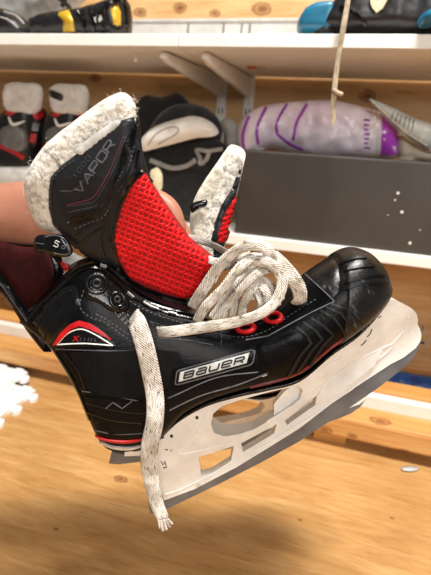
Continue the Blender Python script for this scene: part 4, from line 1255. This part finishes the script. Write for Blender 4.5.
# interlocking foam mats
def foam(pa, pb, z, label, th=.011, pitch=.047, phase=0.):
    a = atZ(*pa, z); b = atZ(*pb, z)
    d = (b - a).to_2d(); L = d.length; d /= L; nrm = Vector((-d.y, d.x))
    if nrm.x < 0: nrm = -nrm
    knob = [(0, 0), (.30, 0), (.33, .09), (.26, .20), (.25, .32), (.36, .43), (.5, .47), (.64, .43), (.75, .32), (.74, .20), (.67, .09), (.70, 0)]
    P = []
    k = 0
    while (k + 1) * pitch < L:
        for u, h in knob:
            q = a.to_2d() + d * (k + u) * pitch + nrm * h * pitch
            P.append((q.x * 1000, q.y * 1000))
        k += 1
    e = a.to_2d() + d * L
    P += [(e.x * 1000, e.y * 1000), (e.x * 1000 - 450, e.y * 1000)]
    m = len(P)
    # far edge, knobs pointing away
    d2 = Vector((-1, .02)).normalized(); n2 = Vector((.02, 1)).normalized()
    Q = []
    for k in range(8):
        for u, h in knob:
            q = a.to_2d() + d2 * (k + u) * pitch + n2 * h * pitch * .3
            Q.append((q.x * 1000, q.y * 1000))
    P[-1] = (Q[-1][0], e.y * 1000)
    P += list(reversed(Q))[:-1]
    V2, F2, D2 = fill(P, [], 4)
    fr = [Vector((p[0] / 1000, p[1] / 1000, z + th - .003 * (1 - min(dd / 5, 1)) ** 2)) for p, dd in zip(V2, D2)]
    bk = [Vector((q.x, q.y, z)) for q in fr]
    v, f = slab(V2, F2, fr, bk)
    o = obj('foam_mat', v, f, M['foam'], smooth=True); sharp(o, 40)
    return tag(o, label, 'foam mat', 'white interlocking foam mats on the floor')
foam((36, 393), (-36, 446), 0.0, 'lower white foam puzzle mat lying flat on the plywood floor')
foam((28, 375), (-40, 418), .0112, 'upper white foam puzzle mat stacked by the pine beam')
# tiny things by the beam
q = atZ(409, 469, .0)
o = pillow('metal_washer', circle(410, 468.5, 9, 16, 2.6), lambda x, y, h: atZ(x, y, .0035) + Vector((0, 0, h)), .0012, .0034, 3, M['greyrib'], step=2, smooth=False)
tag(o, 'flat grey metal disc on the floor beside the pine beam', 'disc')

# ------------------------------------------------------------------ light
def area(name, loc, tgt, sx, sy, power, col):
    l = bpy.data.lights.new(name, 'AREA'); l.shape = 'RECTANGLE'; l.size = sx; l.size_y = sy; l.energy = power; l.color = col
    o = bpy.data.objects.new(name, l); COL.objects.link(o); o.location = loc
    o.rotation_euler = (Vector(tgt) - Vector(loc)).to_track_quat('-Z', 'Y').to_euler()
    return o
area('ceiling_lamp', (.25, .15, 2.3), (.25, .25, .3), .5, .32, 62, (1, .96, .90))
area('sparkle_lamp', (-.05, .02, 2.15), (0, .4, .4), .1, .1, 10, (1, .96, .90))  # small lamp added to put sharp sparkles on the glossy black boot
area('front_fill', (.7, -1.35, 1.2), (0, .8, .3), .9, .7, 22, (1, .97, .93))  # added fill from the front to brighten under the shelves; no window known
w = bpy.data.worlds.new('room_light'); SC.world = w; w.use_nodes = True
bgn = w.node_tree.nodes['Background']; bgn.inputs[0].default_value = (1, .96, .91, 1); bgn.inputs[1].default_value = .16

# ------------------------------------------------------------------ camera
cd = bpy.data.cameras.new('camera'); cam = bpy.data.objects.new('camera', cd); COL.objects.link(cam)
cd.sensor_fit = 'VERTICAL'; cd.sensor_height = 24.; cd.lens = FPX / 575 * 24
cd.clip_start = .01
cd.dof.use_dof = True; cd.dof.focus_distance = .375; cd.dof.aperture_fstop = 5.
m3 = Matrix([list(r) for r in RW])
cam.matrix_world = Matrix.Translation(CAM) @ m3.to_4x4()
SC.camera = cam
SC.view_settings.view_transform = 'Standard'; SC.view_settings.look = 'None'
SC.view_settings.gamma = 1; SC.view_settings.use_curve_mapping = False
SC.view_settings.exposure = 0.16
